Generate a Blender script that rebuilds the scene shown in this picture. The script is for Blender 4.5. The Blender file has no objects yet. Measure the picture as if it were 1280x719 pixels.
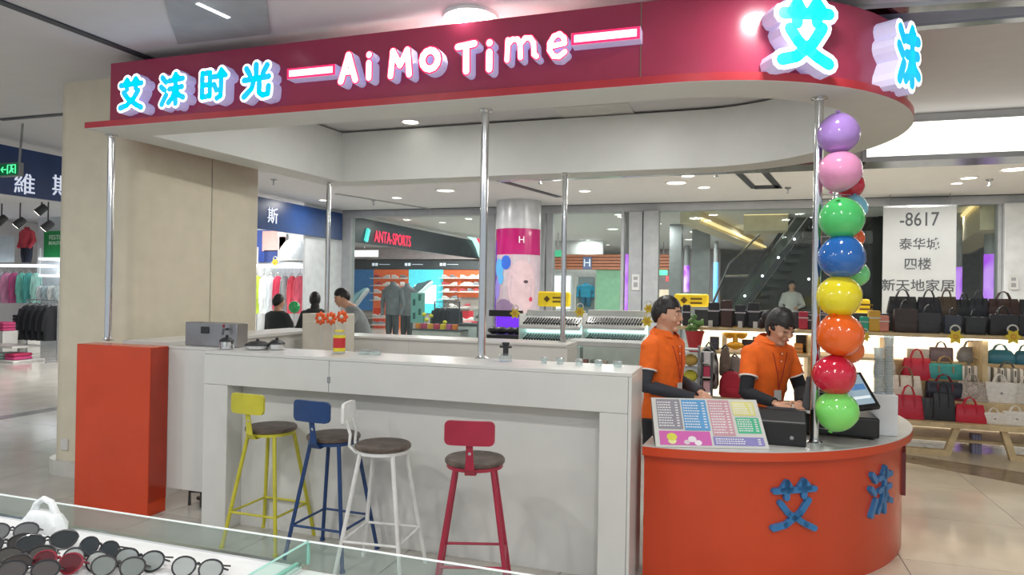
import bpy, bmesh, math, random
from math import sin, cos, pi, radians
from mathutils import Vector, Matrix
random.seed(7)
SC = bpy.context.scene
COL = SC.collection

# ---------------------------------------------------------------- camera
CAM_H = 1.68; F_PX = 860.06; YAW = .3212; PITCH = .0047; ROLL = .0164
cam = bpy.data.cameras.new('camera'); cam_o = bpy.data.objects.new('camera', cam); COL.objects.link(cam_o)
cam.sensor_width = 36; cam.lens = 36 * F_PX / 1280; cam.clip_end = 200
fw = Vector((-sin(YAW) * cos(PITCH), cos(YAW) * cos(PITCH), sin(PITCH)))
rt0 = Vector((cos(YAW), sin(YAW), 0)); up0 = rt0.cross(fw)
rt = rt0 * cos(ROLL) + up0 * sin(ROLL); up = up0 * cos(ROLL) - rt0 * sin(ROLL)
# roll: content leans to the right at the top
R3 = Matrix((rt, up, -fw)).transposed()
cam_o.matrix_world = Matrix.Translation((0, 0, CAM_H)) @ R3.to_4x4()
SC.camera = cam_o

def at(x, y, Y=None, Z=None, X=None):
    """survey helper: the point of the place seen at photo pixel x,y on a known plane"""
    d = fw + rt * ((x - 640) / F_PX) + up * (-(y - 359.5) / F_PX)
    t = Y / d.y if Y is not None else ((Z - CAM_H) / d.z if Z is not None else X / d.x)
    return Vector((0, 0, CAM_H)) + d * t

# ---------------------------------------------------------------- world and light
W = bpy.data.worlds.new('world'); SC.world = W; W.use_nodes = True
bg = W.node_tree.nodes['Background']; bg.inputs[0].default_value = (.80, .86, .92, 1); bg.inputs[1].default_value = .62
def area(name, loc, size, power, color=(1, .97, .93), rot=(0, 0, 0), sy=None, shape='DISK'):
    l = bpy.data.lights.new(name, 'AREA'); l.energy = power; l.color = color; l.size = size; l.shape = shape
    if sy: l.shape = 'RECTANGLE'; l.size_y = sy
    o = bpy.data.objects.new(name, l); o.location = loc; o.rotation_euler = rot; COL.objects.link(o); return o
CEIL = 3.45
SC.view_settings.view_transform = 'Standard'; SC.view_settings.look = 'None'
SC.view_settings.exposure = 0.12; SC.view_settings.gamma = 1.0; SC.view_settings.use_curve_mapping = False

# ---------------------------------------------------------------- materials
def lin(c):
    if isinstance(c, str): c = tuple(int(c[i:i + 2], 16) / 255 for i in (0, 2, 4))
    return tuple((v / 12.92 if v <= .04045 else ((v + .055) / 1.055) ** 2.4) for v in c)
MATS = {}
def M(name, col='cccccc', rough=.5, metal=0, emit=None, es=1, var=.04, scale=6, bump=0, coat=0, alpha=None, trans=0, kind=None, col2=None):
    if name in MATS: return MATS[name]
    m = bpy.data.materials.new(name); m.use_nodes = True; nt = m.node_tree; b = nt.nodes['Principled BSDF']
    c = lin(col); b.inputs['Roughness'].default_value = rough; b.inputs['Metallic'].default_value = metal
    b.inputs['Coat Weight'].default_value = coat; b.inputs['Transmission Weight'].default_value = trans
    tc = nt.nodes.new('ShaderNodeTexCoord'); nz = nt.nodes.new('ShaderNodeTexNoise'); nz.inputs['Scale'].default_value = scale; nz.inputs['Detail'].default_value = 4
    nt.links.new(tc.outputs['Object'], nz.inputs['Vector'])
    if kind == 'stripe':
        wv = nt.nodes.new('ShaderNodeTexWave'); wv.inputs['Scale'].default_value = scale; nt.links.new(tc.outputs['Object'], wv.inputs['Vector'])
        fac = wv.outputs['Fac']
    elif kind == 'check':
        wv = nt.nodes.new('ShaderNodeTexVoronoi'); wv.inputs['Scale'].default_value = scale; nt.links.new(tc.outputs['Object'], wv.inputs['Vector']); fac = wv.outputs['Distance']
    else: fac = nz.outputs['Fac']
    r = nt.nodes.new('ShaderNodeValToRGB')
    if col2: c2 = lin(col2); a0, a1 = c, c2
    else: a0 = tuple(max(0, v * (1 - var * 2)) for v in c); a1 = tuple(min(1, v * (1 + var * 2)) for v in c)
    r.color_ramp.elements[0].color = (*a0, 1); r.color_ramp.elements[1].color = (*a1, 1)
    r.color_ramp.elements[0].position = .3; r.color_ramp.elements[1].position = .7
    if kind == 'stripe': r.color_ramp.elements[0].position = .45; r.color_ramp.elements[1].position = .55
    nt.links.new(fac, r.inputs[0]); nt.links.new(r.outputs[0], b.inputs['Base Color'])
    if bump:
        bp = nt.nodes.new('ShaderNodeBump'); bp.inputs['Strength'].default_value = bump; bp.inputs['Distance'].default_value = .01
        nt.links.new(nz.outputs['Fac'], bp.inputs['Height']); nt.links.new(bp.outputs[0], b.inputs['Normal'])
    if emit:
        b.inputs['Emission Color'].default_value = (*lin(emit), 1); b.inputs['Emission Strength'].default_value = es
    if alpha is not None:      # thin clear sheet: transparent with a real reflection
        for n in (b,): pass
        g = nt.nodes.new('ShaderNodeBsdfGlossy'); g.inputs['Roughness'].default_value = .03
        t = nt.nodes.new('ShaderNodeBsdfTransparent'); t.inputs[0].default_value = (*c, 1)
        lw = nt.nodes.new('ShaderNodeLayerWeight'); lw.inputs[0].default_value = .5
        pw = nt.nodes.new('ShaderNodeMath'); pw.operation = 'POWER'; pw.inputs[1].default_value = 4; nt.links.new(lw.outputs['Facing'], pw.inputs[0])
        fr = nt.nodes.new('ShaderNodeMath'); fr.operation = 'MULTIPLY_ADD'; fr.inputs[1].default_value = .6; fr.inputs[2].default_value = .015; nt.links.new(pw.outputs[0], fr.inputs[0])
        mx = nt.nodes.new('ShaderNodeMixShader'); nt.links.new(fr.outputs[0], mx.inputs[0]); nt.links.new(t.outputs[0], mx.inputs[1]); nt.links.new(g.outputs[0], mx.inputs[2])
        mx2 = nt.nodes.new('ShaderNodeMixShader'); mx2.inputs[0].default_value = alpha; nt.links.new(mx.outputs[0], mx2.inputs[1]); nt.links.new(b.outputs[0], mx2.inputs[2])
        nt.links.new(mx2.outputs[0], nt.nodes['Material Output'].inputs[0])
    MATS[name] = m; return m

# ---------------------------------------------------------------- mesh building
class MB:
    def __init__(s): s.v = []; s.f = []
    def add(s, vs, fs):
        o = len(s.v); s.v += [Vector(v) for v in vs]; s.f += [tuple(i + o for i in f) for f in fs]; return s
    def box(s, x0, x1, y0, y1, z0, z1):
        return s.add([(x, y, z) for z in (z0, z1) for y in (y0, y1) for x in (x0, x1)],
                     [(0, 2, 3, 1), (4, 5, 7, 6), (0, 1, 5, 4), (2, 6, 7, 3), (0, 4, 6, 2), (1, 3, 7, 5)])
    def obox(s, c, hx, hy, hz, m=None):
        m = m or Matrix.Identity(3); c = Vector(c)
        return s.add([c + m @ Vector((x, y, z)) for z in (-hz, hz) for y in (-hy, hy) for x in (-hx, hx)],
                     [(0, 2, 3, 1), (4, 5, 7, 6), (0, 1, 5, 4), (2, 6, 7, 3), (0, 4, 6, 2), (1, 3, 7, 5)])
    def path(s, pts, r, n=8, closed=False):
        pts = [Vector(p) for p in pts]; k = len(pts); rs = r if isinstance(r, (list, tuple)) else [r] * k
        rings = []; prev = None
        for i, p in enumerate(pts):
            a = pts[i - 1] if (i > 0 or closed) else p; b = pts[(i + 1) % k] if (i < k - 1 or closed) else p
            t = (b - a).normalized() if (b - a).length > 1e-9 else Vector((0, 0, 1))
            if prev is None: u = t.orthogonal().normalized()
            else:
                u = prev - t * prev.dot(t); u = u.normalized() if u.length > 1e-6 else t.orthogonal().normalized()
            prev = u; w = t.cross(u); rings.append([p + (u * cos(2 * pi * j / n) + w * sin(2 * pi * j / n)) * rs[i] for j in range(n)])
        vs = [v for rg in rings for v in rg]; fs = []
        for i in range(k if closed else k - 1):
            a, b = i * n, ((i + 1) % k) * n
            for j in range(n): fs.append((a + j, a + (j + 1) % n, b + (j + 1) % n, b + j))
        if not closed: fs += [tuple(range(n - 1, -1, -1)), tuple(range((k - 1) * n, k * n))]
        return s.add(vs, fs)
    def tube(s, a, b, r, r2=None, n=12): return s.path([a, b], [r, r2 if r2 is not None else r], n)
    def lathe(s, prof, c=(0, 0, 0), n=24, m=None):
        m = m or Matrix.Identity(3); c = Vector(c); k = len(prof)
        vs = [c + m @ Vector((r * cos(2 * pi * j / n), r * sin(2 * pi * j / n), z)) for r, z in prof for j in range(n)]
        fs = [(i * n + j, i * n + (j + 1) % n, (i + 1) * n + (j + 1) % n, (i + 1) * n + j) for i in range(k - 1) for j in range(n)]
        fs += [tuple(range(n - 1, -1, -1)), tuple(range((k - 1) * n, k * n))]
        return s.add(vs, fs)
    def ell(s, c, rx, ry, rz, nu=16, nv=10, m=None, fn=None):
        m = m or Matrix.Identity(3); c = Vector(c); vs = []
        for i in range(1, nv):
            t = pi * i / nv
            for j in range(nu):
                p = Vector((sin(t) * cos(2 * pi * j / nu), sin(t) * sin(2 * pi * j / nu), cos(t)))
                if fn: p = fn(p)
                vs.append(c + m @ Vector((p.x * rx, p.y * ry, p.z * rz)))
        tp, bp = Vector((0, 0, 1)), Vector((0, 0, -1))
        if fn: tp, bp = fn(tp), fn(bp)
        vs += [c + m @ Vector((tp.x * rx, tp.y * ry, tp.z * rz)), c + m @ Vector((bp.x * rx, bp.y * ry, bp.z * rz))]
        T = len(vs) - 2; fs = []
        for i in range(nv - 2):
            for j in range(nu): fs.append((i * nu + j, (i + 1) * nu + j, (i + 1) * nu + (j + 1) % nu, i * nu + (j + 1) % nu))
        for j in range(nu): fs += [(T, j, (j + 1) % nu), (T + 1, (nv - 2) * nu + (j + 1) % nu, (nv - 2) * nu + j)]
        return s.add(vs, fs)
    def prism(s, poly, O, U, V, N, d0, d1):
        O, U, V, N = Vector(O), Vector(U), Vector(V), Vector(N); k = len(poly)
        vs = [O + U * a + V * b + N * d for d in (d0, d1) for a, b in poly]
        fs = [tuple(range(k - 1, -1, -1)), tuple(range(k, 2 * k))] + [(i, (i + 1) % k, k + (i + 1) % k, k + i) for i in range(k)]
        return s.add(vs, fs)
    def arcband(s, cx, cy, r0, r1, a0, a1, z0, z1, n=48):
        """solid annular sector; angle 0 faces -Y (the front), growing towards +X"""
        vs = []; fs = []
        for i in range(n + 1):
            a = a0 + (a1 - a0) * i / n
            for r, z in ((r0, z0), (r1, z0), (r1, z1), (r0, z1)): vs.append((cx + r * sin(a), cy - r * cos(a), z))
        for i in range(n):
            for j in range(4): fs.append((i * 4 + j, i * 4 + (j + 1) % 4, i * 4 + 4 + (j + 1) % 4, i * 4 + 4 + j))
        fs += [(3, 2, 1, 0), (n * 4, n * 4 + 1, n * 4 + 2, n * 4 + 3)]
        return s.add(vs, fs)
    def sweep(s, path, prof, closed=False):
        """closed profile (offset outward, z) swept along an open plan polyline [(x,y,nx,ny)]"""
        k = len(prof); vs = [(x + nx * o, y + ny * o, z) for x, y, nx, ny in path for o, z in prof]; fs = []
        L = len(path)
        for i in range(L if closed else L - 1):
            q = (i + 1) % L
            for j in range(k): fs.append((i * k + j, i * k + (j + 1) % k, q * k + (j + 1) % k, q * k + j))
        if not closed: fs += [tuple(range(k - 1, -1, -1)), tuple(range((L - 1) * k, L * k))]
        return s.add(vs, fs)
def mesh_of(name, mb, smooth=True):
    me = bpy.data.meshes.new(name); me.from_pydata([tuple(v) for v in mb.v], [], mb.f); me.update()
    bm = bmesh.new(); bm.from_mesh(me); bmesh.ops.recalc_face_normals(bm, faces=bm.faces)
    bm.to_mesh(me); bm.free()
    if smooth:
        me.shade_smooth(); me.set_sharp_from_angle(angle=radians(35))
    me.materials.append(None); return me
def wloc(o):
    p = Vector((0, 0, 0))
    while o: p += o.location; o = o.parent
    return p
def put(name, me, mat, parent=None, loc=(0, 0, 0), rot=(0, 0, 0)):
    o = bpy.data.objects.new(name, me); COL.objects.link(o); o.parent = parent; o.location = loc; o.rotation_euler = rot
    if me.materials:
        o.material_slots[0].link = 'OBJECT'; o.material_slots[0].material = mat
    return o
def obj(name, mb, mat, parent=None, bevel=0, smooth=True, loc=None, label=None, cat=None, group=None, kind=None, segs=2):
    if parent is not None: base = wloc(parent)
    elif loc is not None: base = Vector(loc)
    else:
        xs = [v.x for v in mb.v]; ys = [v.y for v in mb.v]; zs = [v.z for v in mb.v]
        base = Vector(((min(xs) + max(xs)) / 2, (min(ys) + max(ys)) / 2, min(zs)))
    mb.v = [v - base for v in mb.v]
    o = put(name, mesh_of(name, mb, smooth), mat, parent, base if parent is None else (0, 0, 0))
    if bevel:
        b = o.modifiers.new('bevel', 'BEVEL'); b.width = bevel; b.segments = segs; b.limit_method = 'ANGLE'; b.angle_limit = radians(40)
    if label: o['label'] = label
    if cat: o['category'] = cat
    if group: o['group'] = group
    if kind: o['kind'] = kind
    return o
def struct(name, mb, mat, **k): return obj(name, mb, mat, kind='structure', **k)
def T(name, label, cat, loc, group=None, rotz=0):
    o = bpy.data.objects.new(name, None); COL.objects.link(o); o.location = loc; o.rotation_euler = (0, 0, rotz); o.empty_display_size = .1
    o['label'] = label; o['category'] = cat
    if group: o['group'] = group
    return o
def retag(o, label=None, group=None):
    if label: o['label'] = label
    if group: o['group'] = group
def dup(root, loc, rotz=0, label=None, group=None, mats=None):
    def cp(o, par):
        c = o.copy(); COL.objects.link(c); c.parent = par
        for ch in list(o.children): cp(ch, c)
        return c
    r = cp(root, None); r.location = loc; r.rotation_euler = (0, 0, rotz); retag(r, label, group)
    if mats:
        for ch in r.children:
            n = ch.name.split('.')[0]
            if n in mats: ch.material_slots[0].material = mats[n]
    return r
def text(name, s, mat, parent, O, U, V, size, depth=.004, sx=1, align='CENTER', extra=0, **k):
    """flat lettering laid in the plane U,V at O"""
    c = bpy.data.curves.new(name, 'FONT'); c.body = s; c.align_x = align; c.align_y = 'CENTER'; c.size = size; c.extrude = depth / 2; c.offset = extra; c.resolution_u = 3
    to = bpy.data.objects.new('tmp', c); COL.objects.link(to)
    me = bpy.data.meshes.new_from_object(to.evaluated_get(bpy.context.evaluated_depsgraph_get())); bpy.data.objects.remove(to)
    U = Vector(U).normalized(); V = Vector(V).normalized(); N = U.cross(V)
    me.transform(Matrix(((U.x * sx, V.x, N.x, O[0]), (U.y * sx, V.y, N.y, O[1]), (U.z * sx, V.z, N.z, O[2]), (0, 0, 0, 1))))
    b = wloc(parent) if parent else Vector(O); me.transform(Matrix.Translation(-b)); me.materials.clear(); me.materials.append(None)
    o = put(name, me, mat, parent, (0, 0, 0) if parent else b)
    for a, v in k.items(): o[a] = v
    return o

# ---------------------------------------------------------------- glyph strokes (unit square)
G = {
 'ai': [[(.08, .80), (.92, .83)], [(.33, .97), (.33, .66)], [(.69, .99), (.70, .68)], [(.24, .84), (.33, .97), (.42, .83)], [(.60, .86), (.69, .99), (.80, .86)], [(.20, .56), (.36, .36), (.50, .26)], [(.80, .60), (.62, .34), (.50, .26), (.32, .12), (.06, .06)], [(.58, .22), (.74, .12), (.93, .03)]],
 'mo': [[(.10, .90), (.25, .74)], [(.05, .60), (.20, .48)], [(.27, .32), (.08, .02)], [(.38, .77), (.95, .82)], [(.66, .98), (.66, .02)], [(.58, .86), (.66, .96), (.76, .87)], [(.40, .50), (.92, .55)], [(.62, .44), (.52, .20), (.36, .06)], [(.70, .44), (.80, .28), (.98, .20)]],
 'shi': [[(.08, .92), (.08, .12)], [(.08, .90), (.38, .92), (.38, .14)], [(.08, .52), (.38, .52)], [(.08, .12), (.38, .16)], [(.50, .76), (.98, .80)], [(.82, .98), (.80, .12), (.66, .06)], [(.54, .52), (.64, .32)], [(.74, .84), (.82, .96), (.92, .86)]],
 'guang': [[(.48, 1.0), (.48, .58)], [(.12, .90), (.26, .68)], [(.88, .96), (.72, .70)], [(.04, .54), (.94, .60)], [(.40, .52), (.32, .26), (.04, .02)], [(.60, .54), (.60, .12), (.72, .03), (.92, .06), (.94, .30)]],
 'A': [[(.06, .04), (.5, .97)], [(.5, .97), (.92, .06)], [(.28, .38), (.74, .38)]],
 'i': [[(.5, .02), (.5, .60)], [(.5, .90), (.52, .92)]],
 'M': [[(.06, .02), (.16, .95)], [(.16, .95), (.5, .40)], [(.5, .40), (.84, .95)], [(.84, .95), (.94, .02)]],
 'O': [[(.5 + .42 * cos(t * pi / 6), .5 + .44 * sin(t * pi / 6)) for t in range(13)]],
 'T': [[(.02, .88), (.96, .94)], [(.50, .9), (.52, .03)]],
 'm': [[(.06, .04), (.08, .92)], [(.08, .70), (.22, .92), (.38, .90), (.46, .70), (.48, .10)], [(.48, .70), (.62, .92), (.78, .90), (.88, .68), (.90, .18), (.98, .08)]],
 'e': [[(.12, .48), (.88, .56), (.84, .80), (.60, .97), (.32, .90), (.10, .62), (.10, .32), (.30, .06), (.60, .02), (.90, .20)]],
}
def capsule(a, b, t, n=5):
    a, b = Vector(a), Vector(b); d = (b - a); d = d.normalized() if d.length > 1e-6 else Vector((1, 0)); ang = math.atan2(d.y, d.x); pts = []
    for i in range(n + 1): q = ang + pi / 2 + pi * i / n; pts.append((a.x + t * cos(q), a.y + t * sin(q)))
    for i in range(n + 1): q = ang - pi / 2 + pi * i / n; pts.append((b.x + t * cos(q), b.y + t * sin(q)))
    return pts
def glyph(mb, g, O, U, V, N, w, h, t, d0, d1):
    for st in G[g]:
        for a, b in zip(st[:-1], st[1:]):
            mb.prism(capsule((a[0] * w, a[1] * h), (b[0] * w, b[1] * h), t), O, U, V, N, d0, d1)
    return mb
# ================================================================ SETTING
XS = -8.67            # plane of the shop row on the left
YP = 13.7             # glass partition across the far end
m_tile = M('marble tile', 'b9b6ae', .12, var=.05, scale=2.5); m_tile2 = M('marble tile warm', 'd8cdb8', .12, var=.05, scale=2.5)
m_joint = M('floor joint', '8f8b84', .5); m_ceil = M('ceiling paint', 'd2d2d4', .7, var=.01); m_dark = M('dark slot', '3c4048', .5)
m_white = M('white lacquer', 'd2d2ce', .28, var=.01); m_metal = M('brushed steel', 'b4b6b8', .25, 1, var=.03); m_chrome = M('chrome', 'd6d8da', .12, 1, var=.02)
fb = MB().box(-20, 9, -2.5, 32, -.05, -.004); floor = struct('floor', fb, m_joint, loc=(0, 0, 0))
tl = mesh_of('tile', MB().box(-.497, .497, -.497, .497, -.02, 0), False)
for i in range(-9, 6):
    for j in range(-1, 14):
        put('tile', tl, m_tile2 if i >= 0 else m_tile, floor, (i + .5, j + .5, 0))
far = obj('far_tiling', MB().box(-20, 9, 14, 32, -.02, 0), m_tile, floor); far['kind'] = 'stuff'
obj('far_tiling', MB().box(6, 9, -1, 14, -.02, 0), m_tile2, floor)['kind'] = 'stuff'
obj('far_tiling', MB().box(-20, -9, -1, 14, -.02, 0), m_tile, floor)['kind'] = 'stuff'
# dark marble bands inlaid in the floor
p0, p1, q0, q1 = at(1137, 569, Z=0), at(1280, 591, Z=0), at(1137, 579, Z=0), at(1280, 606.7, Z=0)
d = (p1 - p0); e = (q1 - q0)
sb = MB(); a, b, c_, dd = p0 - d * 2, p1 + d * 1.5, q1 + e * 1.5, q0 - e * 2
sb.add([(*v.xy, z) for z in (-.01, .002) for v in (a, b, c_, dd)], [(0, 1, 2, 3), (7, 6, 5, 4), (0, 4, 5, 1), (1, 5, 6, 2), (2, 6, 7, 3), (3, 7, 4, 0)])
struct('floor_band', sb, M('brown marble', '8a7b68', .15, var=.12, scale=5), label='mottled brown marble band crossing the pale floor')
struct('floor_band', MB().box(XS - .12, XS + .1, 2, 13.6, -.01, .002), M('grey marble', '6f6c68', .15))
# ceiling: high slab over everything in view, slots and panels set into it
cb = MB().box(-20, 9, 1.2, 32, CEIL, CEIL + .1); ceiling = struct('ceiling', cb, m_ceil, loc=(0, 0, CEIL))
def zc(x, y): return at(x, y, Z=CEIL)
def strip(name, a, b, w, mat, z0=-.012, parent=None):
    a, b = Vector(a), Vector(b); t = (b - a).normalized(); n = Vector((-t.y, t.x, 0)) * w / 2; z1 = CEIL + .01
    vs = [(*(p + q).xy, z) for z in (CEIL + z0, z1) for p, q in ((a, n), (b, n), (b, -n), (a, -n))]
    return obj(name, MB().add(vs, [(0, 1, 2, 3), (7, 6, 5, 4), (0, 4, 5, 1), (1, 5, 6, 2), (2, 6, 7, 3), (3, 7, 4, 0)]), mat, parent or ceiling)
strip('ceiling_slot', zc(-60, -22), zc(196, 76), .07, m_dark)
strip('ceiling_slot', zc(0, 149), zc(120, 139), .06, m_dark)
strip('ceiling_slot', zc(612, 222), zc(699, 246), .12, m_dark); strip('ceiling_slot', zc(700, 142), zc(790, 136), .5, m_white)
strip('ceiling_slot', zc(916, 209), zc(943, 235), .1, m_dark); strip('ceiling_slot', zc(950, 208), zc(974, 235), .1, m_dark)
strip('ceiling_slot', zc(943, 234), zc(974, 233), .35, m_dark)
strip('ceiling_slot', zc(420, 242), zc(545, 262), .1, M('grey slot', '9a9a9c', .6)); strip('ceiling_slot', zc(880, -2), zc(900, 4), .1, m_dark)
strip('metal_trim', zc(1040, 12), zc(1330, -6), .1, m_chrome, -.03); strip('metal_trim', zc(1100, 34), zc(1330, 14), .08, m_chrome, -.03)
strip('ceiling_slot', zc(1060, 22), zc(1330, 4), .3, M('blue grey panel', '8b93a8', .4))
strip('metal_trim', zc(400, 143), zc(450, 141), .06, m_metal, -.02)
# big access panel
pa = [zc(200, -18), zc(330, -30), zc(338, 40), zc(222, 53)]
obj('ceiling_panel', MB().add([(*v.xy, z) for z in (CEIL - .015, CEIL + .01) for v in pa], [(0, 1, 2, 3), (7, 6, 5, 4), (0, 4, 5, 1), (1, 5, 6, 2), (2, 6, 7, 3), (3, 7, 4, 0)]), M('grey panel', '9ea3a2', .5, var=.05), ceiling)
strip('strip_lamp', zc(247, 1), zc(286, 19), .03, M('strip lamp lens', 'ffffff', emit='eef6ff', es=2.5), -.02)
# downlights
m_lens = M('downlight lens', 'ffffff', .5, emit='fff8ee', es=5); m_rim = M('downlight rim', 'e8e8e8', .4)
dl = T('recessed_downlight', 'x', 'downlight', (0, 0, 0))
obj('rim', MB().lathe([(.085, .0), (.11, -.012), (.115, .0)], n=24), m_rim, dl); obj('lens', MB().lathe([(.0, -.004), (.088, -.006), (.088, .004), (0, .004)], n=24), m_lens, dl)
first = True
def downlight(px, py, label, s=1.0, z=CEIL, grp='recessed ceiling downlights', power=18, loc=None):
    global first
    p = loc or at(px, py, Z=z); p = Vector((p[0], p[1], z - .002))
    if first: dl.location = p; retag(dl, label, grp); r = dl; first = False
    else: r = dup(dl, p, 0, label, grp)
    r.scale = (s, s, s)
    if power: area('downlight_lamp', (p.x, p.y, z - .03), .2, power)
    return r
downlight(588, 20, 'large bright downlight above the red fascia and its pink lettering', 1.6, power=30)
for (x, y, l, s) in ((496, 247, 'downlight left of the middle front pole above the navy sign row', 1), (568, 265, 'small downlight seen through the glass above the dark sports fascia', .9), (553, 278, 'lower downlight above the dark sports fascia beside the sprinkler', .9),
    (695, 224, 'downlight just left of the middle back pole top', 1.0), (731, 238.5, 'downlight just right of the middle back pole top', 1.0), (860, 219.5, 'upper downlight of the pair left of the ceiling slots', 1), (880, 234, 'lower downlight of the pair left of the ceiling slots', 1),
    (1232, 203, 'nearest of three downlights at right under the glowing light box', 1.1), (1211, 222, 'middle of three downlights at right under the glowing light box', 1.1), (1196, 229, 'furthest of three downlights at right under the glowing light box', .8),
    (405, 250, 'downlight directly behind the left back pole', 1), (752, 136.5, 'bright downlight seen through the canopy opening right of middle', 1.0), (513, 152, 'bright downlight seen through the canopy opening left of middle', .9),
    (773, 268, 'downlight beyond the partition at the dark pendant rail', .9), (823, 279.5, 'downlight above the row of grey shop pilasters', .9), (866, 289.5, 'downlight nearest the warm cove edge', .9),
    (735, 300, 'far downlight left above the orange fascia', .8), (760, 306, 'far downlight right above the orange fascia', .8), (1018, 212, 'small downlight behind the right front pole', .7), (1026, 228, 'small spot right beside the right front pole', .6)):
    downlight(x, y, l, s, power=(0 if y < 155 else 22))
# downlights of the mall behind and beside the photographer, as real lamps of the hall
for (x, y) in [(a, b) for a in (-6.5, -3.2, 0.2, 3.4) for b in (-1.0, 1.0)] + [(.35, 3.72)]: area('downlight_lamp', (x, y, CEIL - .05), .25, 34 if y < 3 else 16)
for (x, l) in ((-3.1, 'downlight added to brighten the canopy inner face, left, unseen behind the red fascia'), (-.9, 'downlight added to brighten the canopy inner face, right, unseen behind the red fascia')): downlight(0, 0, l, 1, power=20, loc=(x, 5.45, CEIL))  # two unseen downlights added to brighten the inside of the canopy
# smoke detectors / sprinklers
spk = T('ceiling_sprinkler', 'x', 'sprinkler', (0, 0, 0)); obj('cap', MB().lathe([(.05, 0), (.05, -.02), (.02, -.03)], n=12), m_metal, spk); obj('nozzle', MB().lathe([(.012, -.03), (.012, -.09), (.03, -.095), (.03, -.1)], n=10), m_metal, spk)
SP = [(342, 224, 'sprinkler head in ceiling beside the top of the cream pier'), (467, 250, 'sprinkler head in ceiling left of the far downlight above the sports sign'), (896, 212, 'sprinkler head in ceiling between downlight pair and ceiling slots'), (1237, 224, 'sprinkler head right of the three right-hand downlights'), (985, 234, 'sprinkler head beside the right end of the ceiling slots'), (675, 222, 'sprinkler head left of the middle back pole top')]
for i, (x, y, l) in enumerate(SP):
    p = at(x, y, Z=CEIL)
    if i == 0: spk.location = p; retag(spk, l, 'ceiling sprinklers')
    else: dup(spk, p, 0, l, 'ceiling sprinklers')
# bulkhead with luminous box
xa, xb, xc = at(612, 220, Y=7.5).x, at(1083, 190, Y=7.5).x, 5.2
trim = struct('trim_1', MB().box(xa, xc, 7.5, 7.9, 3.0, 3.05), m_metal, label='metal edge under the ceiling beam')
struct('wall_beam', MB().box(xa, xb, 7.52, 7.9, 3.05, CEIL), m_ceil)
lb = T('luminous_ceiling_box', 'long glowing white light box under the ceiling at upper right', 'light box', (xb, 7.5, 3.05))
obj('lens', MB().box(xb, xc, 7.515, 7.89, 3.052, 3.37), M('lightbox film', 'ffffff', .5, emit='fffdf4', es=1.6, var=0), lb)
obj('frame', MB().box(xb, xc, 7.5, 7.9, 3.37, CEIL), m_metal, lb); obj('end_post', MB().box(xb - .04, xb, 7.48, 7.9, 3.0, 3.37), m_metal, lb)
# side walls and the far end
struct('wall_right', MB().box(9, 9.2, 5, 32, 0, CEIL), m_ceil); struct('wall_back', MB().box(-20, 9, 31.8, 32, 0, CEIL), M('far wall', 'a8a8aa', .8))
struct('wall_left', MB().box(-20.2, -20, 1, 32, 0, CEIL), m_ceil)
# pier
m_pier = M('cream panel', 'd6ceb8', .45, var=.02); m_seam = M('dark seam', '7c7464', .6)  # cream cladding and the dark joint colour of its seams
def rrect(x0, x1, y0, y1, r, n=8):
    out = []
    for cx, cy, a in ((x1 - r, y0 + r, -90), (x1 - r, y1 - r, 0), (x0 + r, y1 - r, 90), (x0 + r, y0 + r, 180)):
        for i in range(n + 1): q = radians(a + 90 * i / n); out.append((cx + r * cos(q), cy + r * sin(q)))
    return out
ye = at(320, 430, X=-4.95).y; ys = at(261.5, 430, X=-4.95).y
pier = T('column_pier', 'wide cream clad pier with rounded front corners left of the kiosk', 'column', (-5.45, 5.2, 0))
pr = [q for q in rrect(-5.85, -4.95, 4.5, ys + .3, .22) if q[1] < ys - .1] ; pr = [q for q in pr if q[0] > -5.4][::1] + [(-4.95, ys - .006), (-5.85, ys - .006)] + [q for q in pr if q[0] <= -5.4]; pr2 = rrect(-5.85, -4.95, ys + .006, ye, .02, 2)
obj('cladding_panel', MB().prism(pr, (0, 0, 0), (1, 0, 0), (0, 1, 0), (0, 0, 1), .13, CEIL), m_pier, pier)
obj('cladding_panel', MB().prism(pr2, (0, 0, 0), (1, 0, 0), (0, 1, 0), (0, 0, 1), .13, CEIL), m_pier, pier)
obj('seam_strip', MB().box(-5.8, -4.956, ys - .005, ys + .005, .13, CEIL - .01), m_seam, pier)
obj('plinth', MB().prism(rrect(-5.89, -4.91, 4.46, ye + .02, .24), (0, 0, 0), (1, 0, 0), (0, 1, 0), (0, 0, 1), 0, .13), M('plinth stone', 'c9c7c0', .3), pier)
so = at(84, 555, Y=4.52); obj('wall_socket', MB().box(so.x - .04, so.x + .045, 4.485, 4.52, so.z - .05, so.z + .05), m_white, pier, .006)

# ================================================================ KIOSK
m_orange = M('orange red lacquer', 'c8431f', .22, var=.03, scale=3); m_red = M('fascia red', 'a63a58', .22, var=.02); m_lip = M('lip red', 'b8343f', .3)
m_in = M('canopy white', 'd6d9d6', .45, var=.01)
ZB, ZT = 2.877, 3.376; CCX, CCY = -.42, 5.53
def loop(xl, xlb, yf, yb, R, n=40):
    out = [(xl, yf, -1, -1)]
    for i in range(n + 1): a = pi * i / n; out.append((CCX + R * sin(a), CCY - R * cos(a), sin(a), -cos(a)))
    out.append((xlb, yb, -1, 1)); return out
can = T('kiosk_canopy', 'red ring canopy with round right end and glowing cyan and pink lettering', 'canopy', (-1.8, 5.5, ZB))
LP = loop(-4.83, -4.62, CCY - 1.54, CCY + 1.54, 1.54)
obj('lip', MB().sweep(LP, [(0, ZB + .004), (0, ZB + .05), (-.1, ZB + .05), (-.1, ZB + .004)], True), m_lip, can)
obj('soffit', MB().sweep(LP, [(-.003, ZB), (-.003, ZB + .004), (-.33, ZB + .03), (-.33, ZB)], True), m_in, can)
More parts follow.
